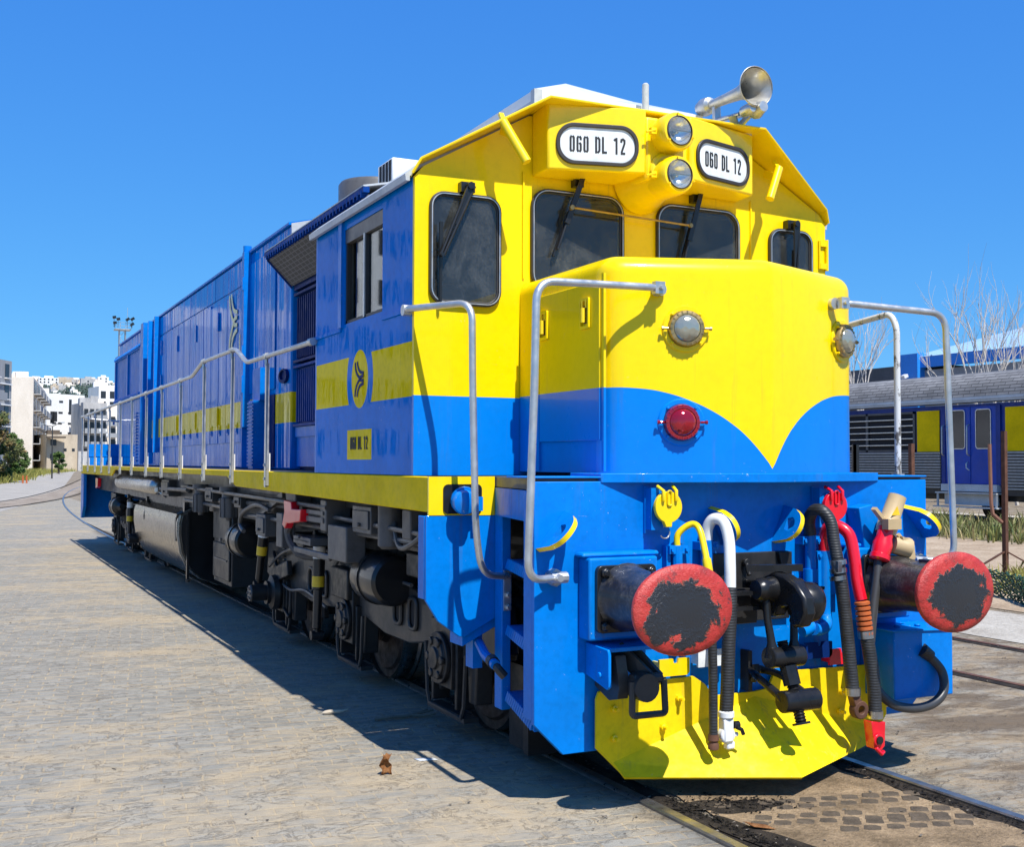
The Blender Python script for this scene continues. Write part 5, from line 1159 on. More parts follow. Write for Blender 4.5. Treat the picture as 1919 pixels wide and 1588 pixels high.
# ================================================================== SURROUNDINGS
def leafmat(name,a,b,c=None):
    t=NT(name); tc=t.coords(); f=t.noise(tc,1.3,4,.6); g=t.n('NewGeometry')
    col=t.mix(t.ramp(f,[(.35,0.0),(.65,1.0)]),a,b)
    if c: col=t.mix(t.ramp(t.noise(tc,.7,3,.6),[(.5,0.0),(.62,1.0)]),col,c)
    col=t.mix(1.0,col,t.ramp(t.noise(tc,17,2,.6),[(.3,.6),(.7,1.4)]),'MULTIPLY')
    t.l(col,t.b.inputs['Base Color']); t.set(rough=.65,spec=.3); return t.m
m_leaf=leafmat('green_foliage',(.035,.075,.014),(.09,.14,.03))
m_leaf2=leafmat('olive_foliage',(.05,.075,.02),(.13,.13,.04),(.20,.13,.05))
m_grass=leafmat('verge_grass',(.12,.14,.03),(.34,.30,.07))
m_grass2=leafmat('trackside_grass',(.05,.08,.02),(.20,.20,.06),(.30,.24,.11))
m_bark=simple('bark',(.12,.09,.065),.85); m_pbark=simple('pale_bark',(.55,.50,.44),.8)
def plaster(name,a,b):
    t=NT(name); tc=t.coords((1,1,.35)); f=t.noise(tc,.5,6,.65,.3); f2=t.noise(t.coords(),6,4,.6)
    c=t.mix(t.ramp(f,[(.35,0.0),(.68,1.0)]),b,a); c=t.mix(1.0,c,t.ramp(f2,[(.3,.88),(.7,1.05)]),'MULTIPLY'); t.l(c,t.b.inputs['Base Color']); t.set(rough=.85,spec=.2); return t.m
m_plas1=plaster('grey_plaster',(.40,.40,.40),(.24,.25,.26)); m_plas2=plaster('cream_plaster',(.90,.79,.67),(.80,.69,.57)); m_plas3=plaster('white_plaster',(.90,.88,.85),(.80,.77,.72)); m_plas4=plaster('beige_plaster',(.60,.50,.37),(.42,.34,.25)); m_plas5=plaster('pale_concrete_wall',(.55,.53,.50),(.36,.35,.34))
m_win=simple('dark_window',(.03,.033,.038),.25); m_shut=simple('grey_shutter',(.20,.22,.24),.6); m_balc=simple('balcony_grey',(.34,.35,.36),.7)
def obox(mb,P0,U,Nn,a0,a1,d0,d1,z0,z1):
    # box on a facade: along U from a0..a1, outwards along Nn from d0..d1
    vs=[]
    for z in (z0,z1):
        for a,d in ((a0,d0),(a1,d0),(a1,d1),(a0,d1)): 
            p=P0+U*a+Nn*d; vs.append((p.x,p.y,z))
    mb.add(vs,[(0,3,2,1),(4,5,6,7),(0,1,5,4),(1,2,6,5),(2,3,7,6),(3,0,4,7)])
def building(name,label,foot,h,mat,cat='building',parapet=.6,group=None,rooftop=True,seed=1):
    c=Vector((sum(p[0] for p in foot)/len(foot),sum(p[1] for p in foot)/len(foot),0))
    t=thing(name,label,cat,c,group)
    q=MB(); q.prism(foot,'z',-.2,h); w=q.build('wall',mat,t,smooth=0)
    q=MB(); inner=[tuple(c.xy+(Vector(p)-c.xy)*.985) for p in foot]; q.ring(foot,inner,'z',h,h+parapet); q.build('parapet',mat,t,smooth=0)
    if rooftop:
        rnd=random.Random(seed); q=MB()
        for k in range(3):
            a,b=rnd.random()*.6+.2,rnd.random()*.6+.2; p=Vector(foot[0]).lerp(Vector(foot[1]),a).lerp(Vector(foot[3]).lerp(Vector(foot[2]),a),b)
            s=rnd.uniform(.8,1.8); q.box(p.x-s,p.x+s,p.y-s,p.y+s,h,h+rnd.uniform(1.0,2.4))
        q.build('roof_hut',mat,t,smooth=0)
    return t
def windows(t,P0,P1,rows,cols,z0,dz,ww,wh,mat=None,skip=0,seed=3,a0=None,frame=False):
    P0=Vector((P0[0],P0[1],0));P1=Vector((P1[0],P1[1],0)); U=(P1-P0).normalized(); L=(P1-P0).length; Nn=Vector((U.y,-U.x,0)); rnd=random.Random(seed)
    for r in range(rows):
        for c in range(cols):
            if rnd.random()<skip: continue
            a=L*(c+.5)/cols; q=MB(); obox(q,P0,U,Nn,a-ww/2,a+ww/2,.02,.06,z0+r*dz,z0+r*dz+wh); w_=q.build('window',mat or m_win,t,smooth=0)
            if frame: 
                q=MB(); obox(q,P0,U,Nn,a-ww/2-.1,a+ww/2+.1,.02,.35,z0+r*dz-.15,z0+r*dz-.02); q.build('sill',m_plas3,w_,smooth=0)
def balconies(t,P0,P1,rows,cols,z0,dz,seed=1,dep=1.3,pm=None):
    P0=Vector((P0[0],P0[1],0));P1=Vector((P1[0],P1[1],0)); U=(P1-P0).normalized(); L=(P1-P0).length; Nn=Vector((U.y,-U.x,0)); rnd=random.Random(seed)
    for r in range(rows):
        for c in range(cols):
            a=L*(c+.5)/cols; w_=L/cols*.40; z=z0+r*dz
            q=MB(); obox(q,P0,U,Nn,a-w_,a+w_,.02,dep,z-.15,z); obox(q,P0,U,Nn,a-w_,a+w_,dep-.1,dep,z,z+.95)
            b=q.build('balcony',pm or m_balc,t,smooth=0)
            q=MB(); obox(q,P0,U,Nn,a-w_*.85,a+w_*.85,.03,.07,z+.05,z+2.3); q.build('balcony_door',m_win,b,smooth=0)
            if rnd.random()<.6:
                q=MB(); s=rnd.uniform(-.4,.3)*w_; obox(q,P0,U,Nn,a+s,a+s+w_*.6,dep+.005,dep+.04,z+.2,z+.95); q.build('laundry',rnd.choice([m_whitep,m_plas2,m_shut,m_dkblue]),b,smooth=0)
def rectfoot(P0,P1,dep):
    P0=Vector(P0);P1=Vector(P1);U=(P1-P0).normalized();Nn=Vector((-U.y,U.x)); return [tuple(P0),tuple(P1),tuple(P1+Nn*dep),tuple(P0+Nn*dep)]
# nearest grey block on the left edge
A0,A1=(-12.0,141.0),(2.78,170.0)
b=building('apartment_block','grey five storey apartment block cut off by the left edge of the photo',rectfoot(A0,A1,14),15.3,m_plas1,parapet=.5)
windows(b,A0,A1,5,11,1.6,2.95,1.25,1.9,seed=5,skip=.05,frame=True); 
q=MB(); P0=Vector((A0[0],A0[1],0)); U=(Vector((A1[0],A1[1],0))-P0).normalized(); Nn=Vector((U.y,-U.x,0))
for z in (3.6,6.5,9.5,12.4): obox(q,P0,U,Nn,0,32.3,.01,.25,z,z+.18)
q.build('ledge',m_plas3,b,smooth=0); balconies(b,(-3,158.6),(1.2,166.9),2,2,4.3,5.9,2)
# cream block with a blank side wall
B0,B1,B2=(4.0,217.0),(8.05,214.0),(13.0,259.0)
b=building('apartment_block','tall cream apartment block with a blank side wall and stacked balconies',[B0,B1,B2,(8.6,261)],16.1,m_plas2)
balconies(b,B1,B2,5,4,2.0,2.95,4,1.2,m_plas5); windows(b,B1,B2,5,8,2.4,2.95,1.6,2.0,m_win,.1,8)
q=MB(); q.box(5.5,7.6,222,226,16.1,18.2); q.box(9.2,11.6,246,252,16.1,17.6); q.build('stair_tower',m_plas2,b,smooth=0)
# white block
C0,C1=(13.95,270.0),(22.3,275.0)
b=building('apartment_block','bright white apartment block with few small slit windows',rectfoot(C0,C1,16),16.4,m_plas3,seed=5)
P0=Vector((C0[0],C0[1],0)); U=(Vector((C1[0],C1[1],0))-P0).normalized(); Nn=Vector((U.y,-U.x,0))
for a,z,w_,h in ((3.6,15.3,.5,.22),(6.0,14.2,.35,1.7),(3.5,12.8,.55,.2),(6.0,12.8,.55,.2),(1.9,10.4,.5,.2),(3.4,10.4,.5,.2),(6.0,10.4,.55,.2),(1.9,8.2,.5,.2),(3.4,8.2,.5,.2),(6.0,8.2,.55,.2),(1.9,6.0,.5,.2),(3.4,6.0,.5,.2),(5.0,6.0,.5,.2),(1.4,11.7,.5,1.3),(2.1,11.9,.55,1.1),(1.25,11.0,.3,.6)):
    q=MB(); obox(q,P0,U,Nn,a-w_,a+w_,.02,.06,z-h,z+h); q.build('window',m_win,b,smooth=0)
windows(b,C1,(C1[0]-9,C1[1]+13),5,4,2.2,2.9,1.5,1.5,m_win,.1,8)
# low house in front of it
D0,D1=(10.4,214.0),(15.6,215.0)
b=building('low_house','low cream flat roofed house in front of the bright white block',rectfoot(D0,D1,10),6.3,m_plas4,'house',.3,rooftop=False)
windows(b,D0,(12.6,214.42),2,1,2.0,2.6,1.0,1.1,m_win); windows(b,(12.8,214.46),D1,1,2,3.6,2.6,.5,.5,m_win)
q=MB(); q.box(10.3,13.4,211.8,213.9,5.9,6.2); q.box(10.6,12.7,216,219,6.3,7.4); q.build('canopy',m_bark,b,smooth=0)
q=MB(); q.prism(rectfoot((15.7,214.2),(18.5,214.6),7),'z',-.2,3.6); q.build('annex',m_plas5,b,smooth=0)
# pale blocks seen through the handrails
specs=[((20.5,258),(25.4,258.6),14.0,m_plas5,'pale apartment block with cluttered balconies, seen through the rear handrail posts',5,4,3),
((31.2,330),(38.5,331),22.2,m_plas3,'tall white apartment block rising behind the rear handrail, with dark window columns',7,3,6),
((26.4,300),(32.5,300.6),15.6,m_plas2,'cream apartment block half hidden behind the blue rear radiator',5,3,9)]
for P,Q,h,mt,lab,r_,c_,sd in specs:
    b=building('apartment_block',lab,rectfoot(P,Q,12),h,mt,seed=sd); 
    (balconies if r_==5 else windows)(*((b,P,Q,r_-1,c_,2.2,2.9,sd) if r_==5 else (b,P,Q,r_,c_,2.0,2.9,1.4,2.0)))
    if r_==5: windows(b,P,Q,r_-1,c_*2,2.6,2.9,.8,1.5,m_shut,.3,sd)
# blocks off to the left, seen only as reflections in the glossy side
b=building('apartment_block','tall white apartment block mirrored in the cab side, outside the left edge',[(-42,62),(-16.5,62),(-16.5,74),(-42,74)],25.0,m_plas3); windows(b,(-42,62),(-16.5,62),7,10,2.2,3.1,1.2,1.5,m_win,.08,7)
b=building('apartment_block','long pale apartment block shaped for its reflection in the glossy hood doors, outside the left edge',[(-48,126),(-14,126),(-14,136),(-48,136)],18.5,m_plas3); windows(b,(-48,126),(-14,126),1,11,.5,16,1.5,16.5,m_shut,0,6)  # unseen block; height and full-height dark strips shaped to streak the hood reflection
# ---- hills
def hh(x,y):
    t=max(0,min(1,(y-620)/850)); s=t*t*(3-2*t)
    return s*(88+.05*(x-100)+5*math.sin(x*.021+1)+3*math.sin(x*.06+y*.004))
q=MB(); nx,ny=46,26; vs=[];fs=[]
for j in range(ny):
    for i in range(nx):
        x=-160+i*20; y=600+j*46; vs.append((x,y,hh(x,y)-.5 if y<1560 else hh(x,1500)-(y-1560)*.2))
for j in range(ny-1):
    for i in range(nx-1): fs.append((j*nx+i,j*nx+i+1,(j+1)*nx+i+1,(j+1)*nx+i))
q.add(vs,fs); m_hill=soil('hazed_hill_scrub',(.075,.095,.085),(.15,.165,.14),.02); props(q.build('hill',m_hill,smooth=60),kind='structure')  # distance haze put into the scrub colour as a blue-grey cast
rnd=random.Random(11); hm_=[m_plas3,m_plas2,m_plas4,m_plas5,m_plas3]
cams=Vector((-3.96,-4.45,1.74))
placed=0
cols_=['white','cream','beige','grey','chalk white']
for k in range(78):
    row=rnd.random()
    y=rnd.uniform(1330,1500) if row<.72 else rnd.uniform(880,1250)
    u0,u1=(22,208) if y>1300 else (95,212)
    u_=rnd.uniform(u0,u1); x=-3.96+(.66+.0628*u_+3.96)*(y+4.453)/154.453
    z=hh(x,y); q=MB(); W_,H_,D_=rnd.uniform(9,22)*(1 if y>1300 else .6),rnd.uniform(6,13)*(1 if y>1300 else .7),12
    ci=rnd.randrange(5)
    q.box(x-W_/2,x+W_/2,y,y+D_,z-6,z+H_); q.box(x-W_*.2,x+W_*.25,y+3,y+8,z+H_,z+H_+2.2)
    q.mat(1); nf=max(1,int(H_/3.2)); nw=max(2,int(W_/4))
    for a in range(nf):
        for c in range(nw):
            if rnd.random()<.2: continue
            cx=x-W_/2+W_*(c+.5)/nw; q.box(cx-.9,cx+.9,y-.08,y-.02,z+.8+a*3.1,z+2.5+a*3.1)
    q.mat(0)
    props(q.build('hillside_house',[hm_[ci],m_win],smooth=0,origin=(x,y,z)),'small pale flat roofed house among the many covering the distant hillside','house','houses on the distant hillside')
def leaves(q,c,rad,n,s,rnd,flat=1.0):
    c=Vector(c)
    for _ in range(n):
        while True:
            v=Vector((rnd.uniform(-1,1),rnd.uniform(-1,1),rnd.uniform(-1,1)))
            if v.length<1: break
        v=v*(.55+.45*rnd.random()/max(.3,v.length)) if v.length>.2 else v
        p=c+Vector((v.x*rad,v.y*rad,v.z*rad*flat))
        a=Vector((rnd.gauss(0,1),rnd.gauss(0,1),rnd.gauss(0,1))).normalized(); b_=a.orthogonal().normalized(); k=s*rnd.uniform(.5,1.4)
        q.add([p-a*k,p+b_*k*.5,p+a*k,p-b_*k*.5],[(0,1,2,3)])
q=MB(); 
for k in range(420):
    y=rnd.uniform(850,1490); u_=rnd.uniform(20,212); x=-3.96+(.66+.0628*u_+3.96)*(y+4.453)/154.453
    if y>1420 and rnd.random()<.55: continue
    leaves(q,(x,y-4,hh(x,y)+2.0),rnd.uniform(3,7),26,1.9,rnd,.75)
m_hleaf=leafmat('hazed_foliage',(.045,.075,.06),(.085,.115,.085)); props(q.build('hill_trees',m_hleaf,smooth=0),kind='stuff')  # leaf colour carries a bluish haze tint
# ---- leafy tree and bushes on the left
def tree(name,label,loc,h,crown,leafm,n,s,seed,cat='tree',trunk_h=.35,spread=.9):
    rnd=random.Random(seed); x,y,z=loc; t=thing(name,label,cat,loc)
    q=MB(); q.tube([(x,y,z-.1),(x+.05,y,z+h*trunk_h*.5),(x-.05,y,z+h*trunk_h),(x,y,z+h*.7)],[.16,.12,.09,.03],8)
    for k in range(7):
        a=rnd.uniform(0,6.28); e=Vector((x+math.cos(a)*crown*.6,y+math.sin(a)*crown*.6,z+h*rnd.uniform(.45,.8))); s0=Vector((x,y,z+h*trunk_h*rnd.uniform(.5,1))); q.tube([s0,s0.lerp(e,.5)+Vector((0,0,.15)),e],[.07,.045,.015],6)
    q.build('trunk',m_bark,t)
    q=MB()
    for k in range(26):
        a=rnd.uniform(0,6.28); r_=crown*math.sqrt(rnd.random())*spread; zz=rnd.uniform(.18,.92); wd=1-abs(zz-.45)*.9
        leaves(q,(x+math.cos(a)*r_*wd,y+math.sin(a)*r_*wd,z+h*zz),crown*rnd.uniform(.22,.42),n//26,s,rnd,.8)
    q.build('crown',leafm,t,smooth=0); return t
tree('bushy_tree','dark green bushy tree standing in front of the grey left edge block',(.10,100,0),4.2,1.35,m_leaf,5200,.13,3)
tree('olive_tree','brown olive tinted sparse tree beside the dark green bushy tree',(-1.3,97,0),6.1,2.1,m_leaf2,5200,.13,4)
tree('shrub','round green shrub at the foot of the low cream house',(8.35,160,.2),2.9,1.0,m_leaf,2600,.13,6,'shrub',.2)
tree('shrub','small dark shrub under the balconies of the cream block',(5.6,190,.2),2.6,1.3,m_leaf,1500,.16,8,'shrub',.2)
# ---- street lamp, floodlight mast, posts
t=thing('street_lamp','tall double armed street lamp rising in front of the low cream house','street lamp',(4.75,120,0))
q=MB(); q.tube([(4.75,120,0),(4.72,120,5.35)],[.08,.05],8); q.build('pole',m_dgrey,t)
for e in ((3.75,120,5.5),(5.7,120,5.7)):
    q=MB(); q.tube([(4.72,120,5.3),((4.72+e[0])/2,120,e[2]-.12),e],.035,6); a=q.build('arm',m_dgrey,t); q=MB(); q.beam((e[0]-.18,120,e[2]),(e[0]+.18,120,e[2]+.02),.16,.09); q.build('lamp_head',m_galv,a)
t=thing('floodlight_mast','lattice floodlight mast with lamps on its platform above the hood','lighting mast',(5.2,70,0))
q=MB()
for a,b in ((-.18,-.18),(.18,-.18),(.18,.18),(-.18,.18)): q.tube([(5.2+a,70+b,0),(5.2+a,70+b,10)],.035,5)
for k in range(20):
    z=k*.5; s=1 if k%2 else -1; q.tube([(5.2-.18*s,69.82,z),(5.2+.18*s,69.82,z+.5)],.02,4); q.tube([(5.02,70-.18*s,z),(5.02,70+.18*s,z+.5)],.02,4)
q.build('lattice',m_galv,t)
q=MB(); q.box(4.72,5.68,69.6,70.4,9.95,10.02)
for z in (10.2,10.4): q.tube([(4.72,69.6,z),(5.68,69.6,z)],.018,4)
for x in (4.72,5.04,5.36,5.68): q.tube([(x,69.6,10),(x,69.6,10.42)],.018,4)
q.tube([(5.5,70,10),(5.5,70,11.4)],.015,4); q.build('platform',m_galv,t)
for x,z,s in ((4.66,10.62,-1),(4.9,10.52,-1),(5.45,10.58,1),(5.74,10.62,1),(4.70,10.28,-1),(5.72,10.28,1)):
    q=MB(); q.beam((x-.10,69.5,z-.05*s),(x+.10,69.5,z+.09),.14,.16); q.tube([(x,69.6,z),(x,69.7,10.1)],.015,4); q.build('floodlight',m_black,t)
for i,(x,lab) in enumerate(((.79,'orange marker post on the grass verge, left of two'),(1.07,'orange marker post on the grass verge, right of two'))):
    q=MB(); q.lathe([(0,.07),(.5,.06),(.62,.045),(.63,.01)],(x,94,0),(0,0,1),10); q.lathe([(.22,.07),(.32,.068)],(x,94,0),(0,0,1),10,False); props(q.build('marker_post',m_orange,origin=(x,94,0)),lab,'post','orange marker posts')
# ---- grasses
def blades(name,pts,n,hmin,hmax,mat,seed,wd=.03,clump=.25,clumps=200):
    rnd=random.Random(seed); q=MB()
    P=[Vector((p[0],p[1])) for p in pts]; tri=[(P[0],P[i],P[i+1]) for i in range(1,len(P)-1)]; ar=[abs((b-a).cross(c-a)) for a,b,c in tri]
    cs=[]
    for _ in range(clumps):
        a,b,c=rnd.choices(tri,ar)[0]; u_,v_=rnd.random(),rnd.random()
        if u_+v_>1:u_,v_=1-u_,1-v_
        cs.append((a+(b-a)*u_+(c-a)*v_,rnd.uniform(.4,1.0)))
    for _ in range(n):
        c,k=rnd.choice(cs); x=c.x+rnd.gauss(0,clump); y=c.y+rnd.gauss(0,clump); h=rnd.uniform(hmin,hmax)*k
        a=rnd.uniform(0,6.28); dx,dy=math.cos(a)*wd,math.sin(a)*wd; lx,ly=rnd.gauss(0,.28)*h,rnd.gauss(0,.28)*h
        q.add([(x-dx,y-dy,0),(x+dx,y+dy,0),(x+dx*.6+lx*.5,y+dy*.6+ly*.5,h*.6),(x+lx*1.3,y+ly*1.3,h),(x-dx*.6+lx*.5,y-dy*.6+ly*.5,h*.6)],[(0,1,2,3,4)])
    return props(q.build(name,mat,smooth=0),kind='stuff')
blades('verge_grass',[(-8,82),(-1.0,90),(1.2,108),(4.0,140),(7.5,190),(13,260),(24,262),(10,200),(2,130),(-6,110)],9000,.25,.95,m_grass,2,.035,.7,500)
blades('verge_weeds',[(-1.0,91),(1.4,109),(4.2,141),(6,160),(4.5,160),(1,125),(-3,100)],2500,.5,1.3,m_grass,5,.04,.5,60)
patch([(17.0,-8),(24.5,-8),(24.5,70),(17.0,70)],.012,'trackside_soil',soil('trackside_soil',(.13,.11,.06),(.30,.235,.13),1.1))
blades('trackside_grass',[(17.2,6),(22.8,6),(22.8,34),(17.2,34)],11000,.15,.62,m_grass2,3,.025,.35,500)
blades('pole_grass',[(8.4,5.2),(11.2,6.0),(12,8.6),(9.2,8.6)],1500,.08,.38,m_grass,8,.012,.22,40)
# ---- parked railway coach on the right
CX=24.0
coach=thing('railway_coach','blue and yellow railway coach with grey roof and fluted steel sides parked on the right','railway coach',(CX+1.4,20,0))
m_flute=metal('fluted_steel_sides',(.40,.385,.355),.5,.1,.3)
q=MB(); q.box(CX+.05,CX+2.8,2,46,1.05,3.58); q.build('body',m_blue if False else paint('coach_blue',(.003,.035,.24),.5,.05,0,.25),coach)
m_cblue=bpy.data.materials['coach_blue']
def coach_roof():
    t=NT('grey_coach_roof'); tc=t.coords((1,1,1)); x,y,z=sepxyz(t)
    br=t.n('TexBrick'); br.inputs['Scale'].default_value=1; br.inputs['Brick Width'].default_value=.42; br.inputs['Row Height'].default_value=.10; br.inputs['Mortar Size'].default_value=.012; br.inputs['Color1'].default_value=(.16,.155,.15,1); br.inputs['Color2'].default_value=(.22,.215,.21,1); br.inputs['Mortar'].default_value=(.06,.058,.056,1)
    cb=t.n('CombineXYZ'); t.l(y,cb.inputs[0]); t.l(z,cb.inputs[1]); t.l(cb.outputs[0],br.inputs['Vector'])
    t.l(t.mix(1.0,br.outputs['Color'],t.ramp(t.noise(tc,1.2,5,.6),[(.3,.75),(.7,1.2)]),'MULTIPLY'),t.b.inputs['Base Color']); t.set(rough=.8); t.N(t.bump(br.outputs['Fac'],-.4,.02),False); return t.m
q=MB(); rp=[(CX-.03,3.80)]+[(CX+1.425-1.425*math.cos(R(a)),3.80+.86*math.sin(R(a))**.9) for a in range(12,169,12)]+[(CX+2.88,3.80)]
q.prism(rp,'y',1.9,46.1); q.build('roof',coach_roof(),coach,smooth=40)
q=MB(); q.box(CX-.10,CX-.02,1.9,46.1,3.64,3.80); q.box(CX-.12,CX-.10,1.9,46.1,3.70,3.74); q.build('gutter',m_grey,coach)
def flutes(y0,y1):
    q=MB(); q.mat(1); q.box(CX+.02,CX+.045,y0,y1,.80,2.06); q.mat(0)  # dark backing stands in for shade between the flutes
    for k in range(12): q.box(CX-.035,CX+.02,y0,y1,.98+k*.09,1.03+k*.09)
    q.box(CX-.02,CX+.045,y0,y1,2.06,2.11); q.build('fluted_panel',[m_flute,m_dgrey],coach)
def cpanel(y0,y1):
    q=MB(); q.box(CX+.01,CX+.045,y0,y1,2.13,3.44); q.build('yellow_panel',m_yelshade,coach)
def louvre(y0,y1):
    q=MB(); 
    for a,b,c,d_ in ((y0,y1,2.13,2.20),(y0,y1,3.37,3.44),(y0,y0+.08,2.13,3.44),(y1-.08,y1,2.13,3.44),(y0+(y1-y0)*.64,y0+(y1-y0)*.64+.10,2.13,3.44)): q.box(CX-.02,CX+.03,a,b,c,d_)
    f=q.build('louvre_window',m_mgrey,coach)
    q=MB(); q.box(CX+.03,CX+.045,y0,y1,2.15,3.42); q.build('window_opening',m_inside,f)
    q=MB()
    for k in range(5): q.box(CX-.05,CX+.02,y0+.05,y1-.05,2.34+k*.21,2.37+k*.21)
    q.build('louvre_bars',m_galv,f)
def cdoor(y0,y1):
    m=(y0+y1)/2
    q=MB(); q.box(CX-.005,CX+.045,y0-.16,y0,1.1,3.52); q.build('door_post',m_cblue,coach); q=MB(); q.box(CX-.005,CX+.045,y1,y1+.16,1.1,3.52); q.build('door_post',m_cblue,coach)
    for i,(a,b) in enumerate(((y0,m-.01),(m+.01,y1))):
        q=MB(); q.box(CX+.02,CX+.049,a,b,1.13,3.50); d_=q.build('door',m_dkblue if False else m_cblue2,coach,bevel=.01)
        o=rrect(a+.18,b-.20,2.20,3.42,.10); ii=rrect(a+.205,b-.225,2.225,3.395,.08); q=MB(); q.ring(o,ii,'x',CX-.005,CX+.0195); w_=q.build('door_window',m_galv,d_); q=MB(); q.prism(ii,'x',CX+.010,CX+.0195); q.build('window_glass',m_bglass,w_,smooth=0)
    for y in (m+.04,y1+.05):
        q=MB(); q.tube(fillet([(CX+.02,y,2.0),(CX-.09,y,2.04),(CX-.09,y,2.92),(CX+.02,y,2.96)],.05,4),.022,8); q.build('door_handle',m_galv,coach)
    q=MB(); q.tube([(CX-.0,m+.1,1.8),(CX-.06,m+.1,1.75),(CX-.06,m+.1,1.62),(CX-.02,m+.02,1.55)],.02,6); q.build('door_latch',m_galv,coach)
    q=MB(); q.box(CX-.10,CX+.3,y0-.1,y1+.1,.90,1.12); q.box(CX-.25,CX+.2,y0-.2,y1+.2,.83,.87); q.box(CX-.05,CX+.1,y0,y1,.48,.82); q.box(CX-.30,CX+.2,y0-.25,y1+.25,.40,.44)
    for y in (y0-.15,y1+.15): q.box(CX-.2,CX-.16,y-.03,y+.03,.40,.85)
    q.build('door_step',m_grey,coach)
m_cblue2=paint('coach_door_blue',(.002,.06,.42),.45,.05,0,.2)
cdoor(19.85,21.80); cdoor(8.0,9.95); cdoor(33,34.95)
flutes(22.0,32.8); flutes(10.2,19.6); flutes(35.2,46); flutes(2,7.8)
cpanel(22.05,22.98); louvre(23.05,26.35); cpanel(26.5,27.4); louvre(27.5,30.8); cpanel(31,32.7)
cpanel(17.3,19.52); louvre(13.8,17.2); cpanel(10.3,13.7); cpanel(2.2,7.7); cpanel(35.3,45.9)
q=MB(); q.box(CX+.4,CX+2.4,2,46,.62,1.05); q.box(CX+.1,CX+.4,24,31,.45,.98); q.box(CX+.1,CX+.4,11.5,16,.5,.98); q.build('coach_underframe',m_dgrey,coach)
for y in (13.0,15.6,18.3,20.6):
    q=MB(); q.lathe([(0,.05),(.05,.14),(.05,.3),(0,.44),(-.02,.46),(-.10,.46)],(CX+.72,y,.46),(-1,0,0),22); q.build('wheel',m_wheel,coach)
for x in (24.75,26.2): sweep('rail',[(x,0,0),(x,60,0)],[(-.03,-.02),(-.03,.05),(.03,.05),(.03,-.02)],m_rust)
patch([(24.5,-8),(28,-8),(28,70),(24.5,70)],.010,'ballast',m_conc)
# ---- shed with a blue roof behind the coach
shed=thing('blue_roofed_shed','low industrial shed with a pale blue roof and bright blue fascia behind the coach','shed',(52,45,0))
m_bfas=simple('blue_fascia',(.02,.27,.80),.5); m_broof=simple('pale_blue_roof',(.34,.50,.64),.45); m_shedw=plaster('shed_wall',(.42,.41,.39),(.32,.31,.30))
q=MB(); q.box(40.2,66,5,38.8,0,6.5); q.build('wall',m_shedw,shed,smooth=0)
q=MB(); q.prism([(5,6.62),(5,7.15),(38.4,7.15),(38.4,6.62)],'x',39.9,40.19); q.box(39.7,40.3,38.3,39.5,4.5,7.35); q.build('fascia',m_bfas,shed,smooth=0)
q=MB(); vs=[(39.9,5,7.17),(39.9,39.5,7.17),(53,43,9.9),(53,5,9.9),(66,5,7.2),(66,39.5,7.2)]; q.add(vs,[(0,1,2,3),(3,2,5,4)])
for k in range(40): y=5+k*.88; q.beam((39.9,y,7.19),(53,y,9.93),.10,.06)
q.build('roof',m_broof,shed,smooth=0)
q=MB(); q.box(41.5,64,39.6,60,0,7.0); q.build('side_wing',plaster('dark_shed_wall',(.17,.16,.155),(.11,.105,.10)),shed,smooth=0); q=MB(); q.prism([(41.2,7.0),(41.2,7.55),(46,7.95),(46,7.3)],'y',39.55,39.8); q.prism([(41.2,7.05),(41.2,7.3),(64,7.3),(64,7.05)],'y',59.5,60.2); q.build('wing_fascia',m_bfas,shed,smooth=0)
q=MB(); q.beam((39.55,38.9,6.25),(39.3,38.9,6.15),.25,.16); q.build('wall_lamp',m_whitep,shed)
# ---- bare trees behind the coach
def bare(label,loc,h,seed,lean=0):
    rnd=random.Random(seed); t=thing('bare_tree',label,'tree',loc,'bare trees behind the coach'); tr=MB(); br=MB(); tw=MB()
    def grow(p,d,L,r,lev):
        n=4; P=[p]; 
        for k in range(n):
            d=(d+Vector((rnd.gauss(0,.10),rnd.gauss(0,.10),rnd.gauss(.05,.06)))).normalized(); P.append(P[-1]+d*L/n)
        mb=tr if lev==0 else br if lev<=2 else tw
        mb.tube(P,[r*(1-.5*k/n) for k in range(n+1)],6 if lev<2 else 4,False)
        if lev<4:
            for k in range((5,4,3,2)[lev]):
                s=rnd.uniform(.35,1.0) if lev else rnd.uniform(.55,1.0); i=min(n-1,int(s*n)); q=P[i].lerp(P[i+1],s*n-i)
                a=rnd.uniform(0,6.28); tilt=rnd.uniform(.22,.62); o=d.orthogonal().normalized(); o.rotate(Matrix.Rotation(a,3,d)); nd=(d*math.cos(tilt)+o*math.sin(tilt)); nd.z=abs(nd.z)*.9+.35; nd.normalize()
                grow(q,nd,L*rnd.uniform(.55,.8),r*.52,lev+1)
    grow(Vector(loc),Vector((lean,0,1)).normalized(),h*.46,.09,0)
    tr.build('trunk',m_pbark,t); br.build('branches',m_pbark,t); tw.build('twigs',m_pbark,t)
bare('thin bare tree just right of the yellow nose, behind the coach',(36.5,38.6,0),10.2,21)
bare('bare tree with wide forked branches above the blue shed fascia, inner of the right pair',(36.2,31.9,0),9.6,22,.03)
bare('bare tree with upright branches close to the right edge of the photo',(36.2,29.4,0),9.8,25)
bare('low bare tree nearest the nose, left of the thin bare tree',(37,41.5,0),8,27)
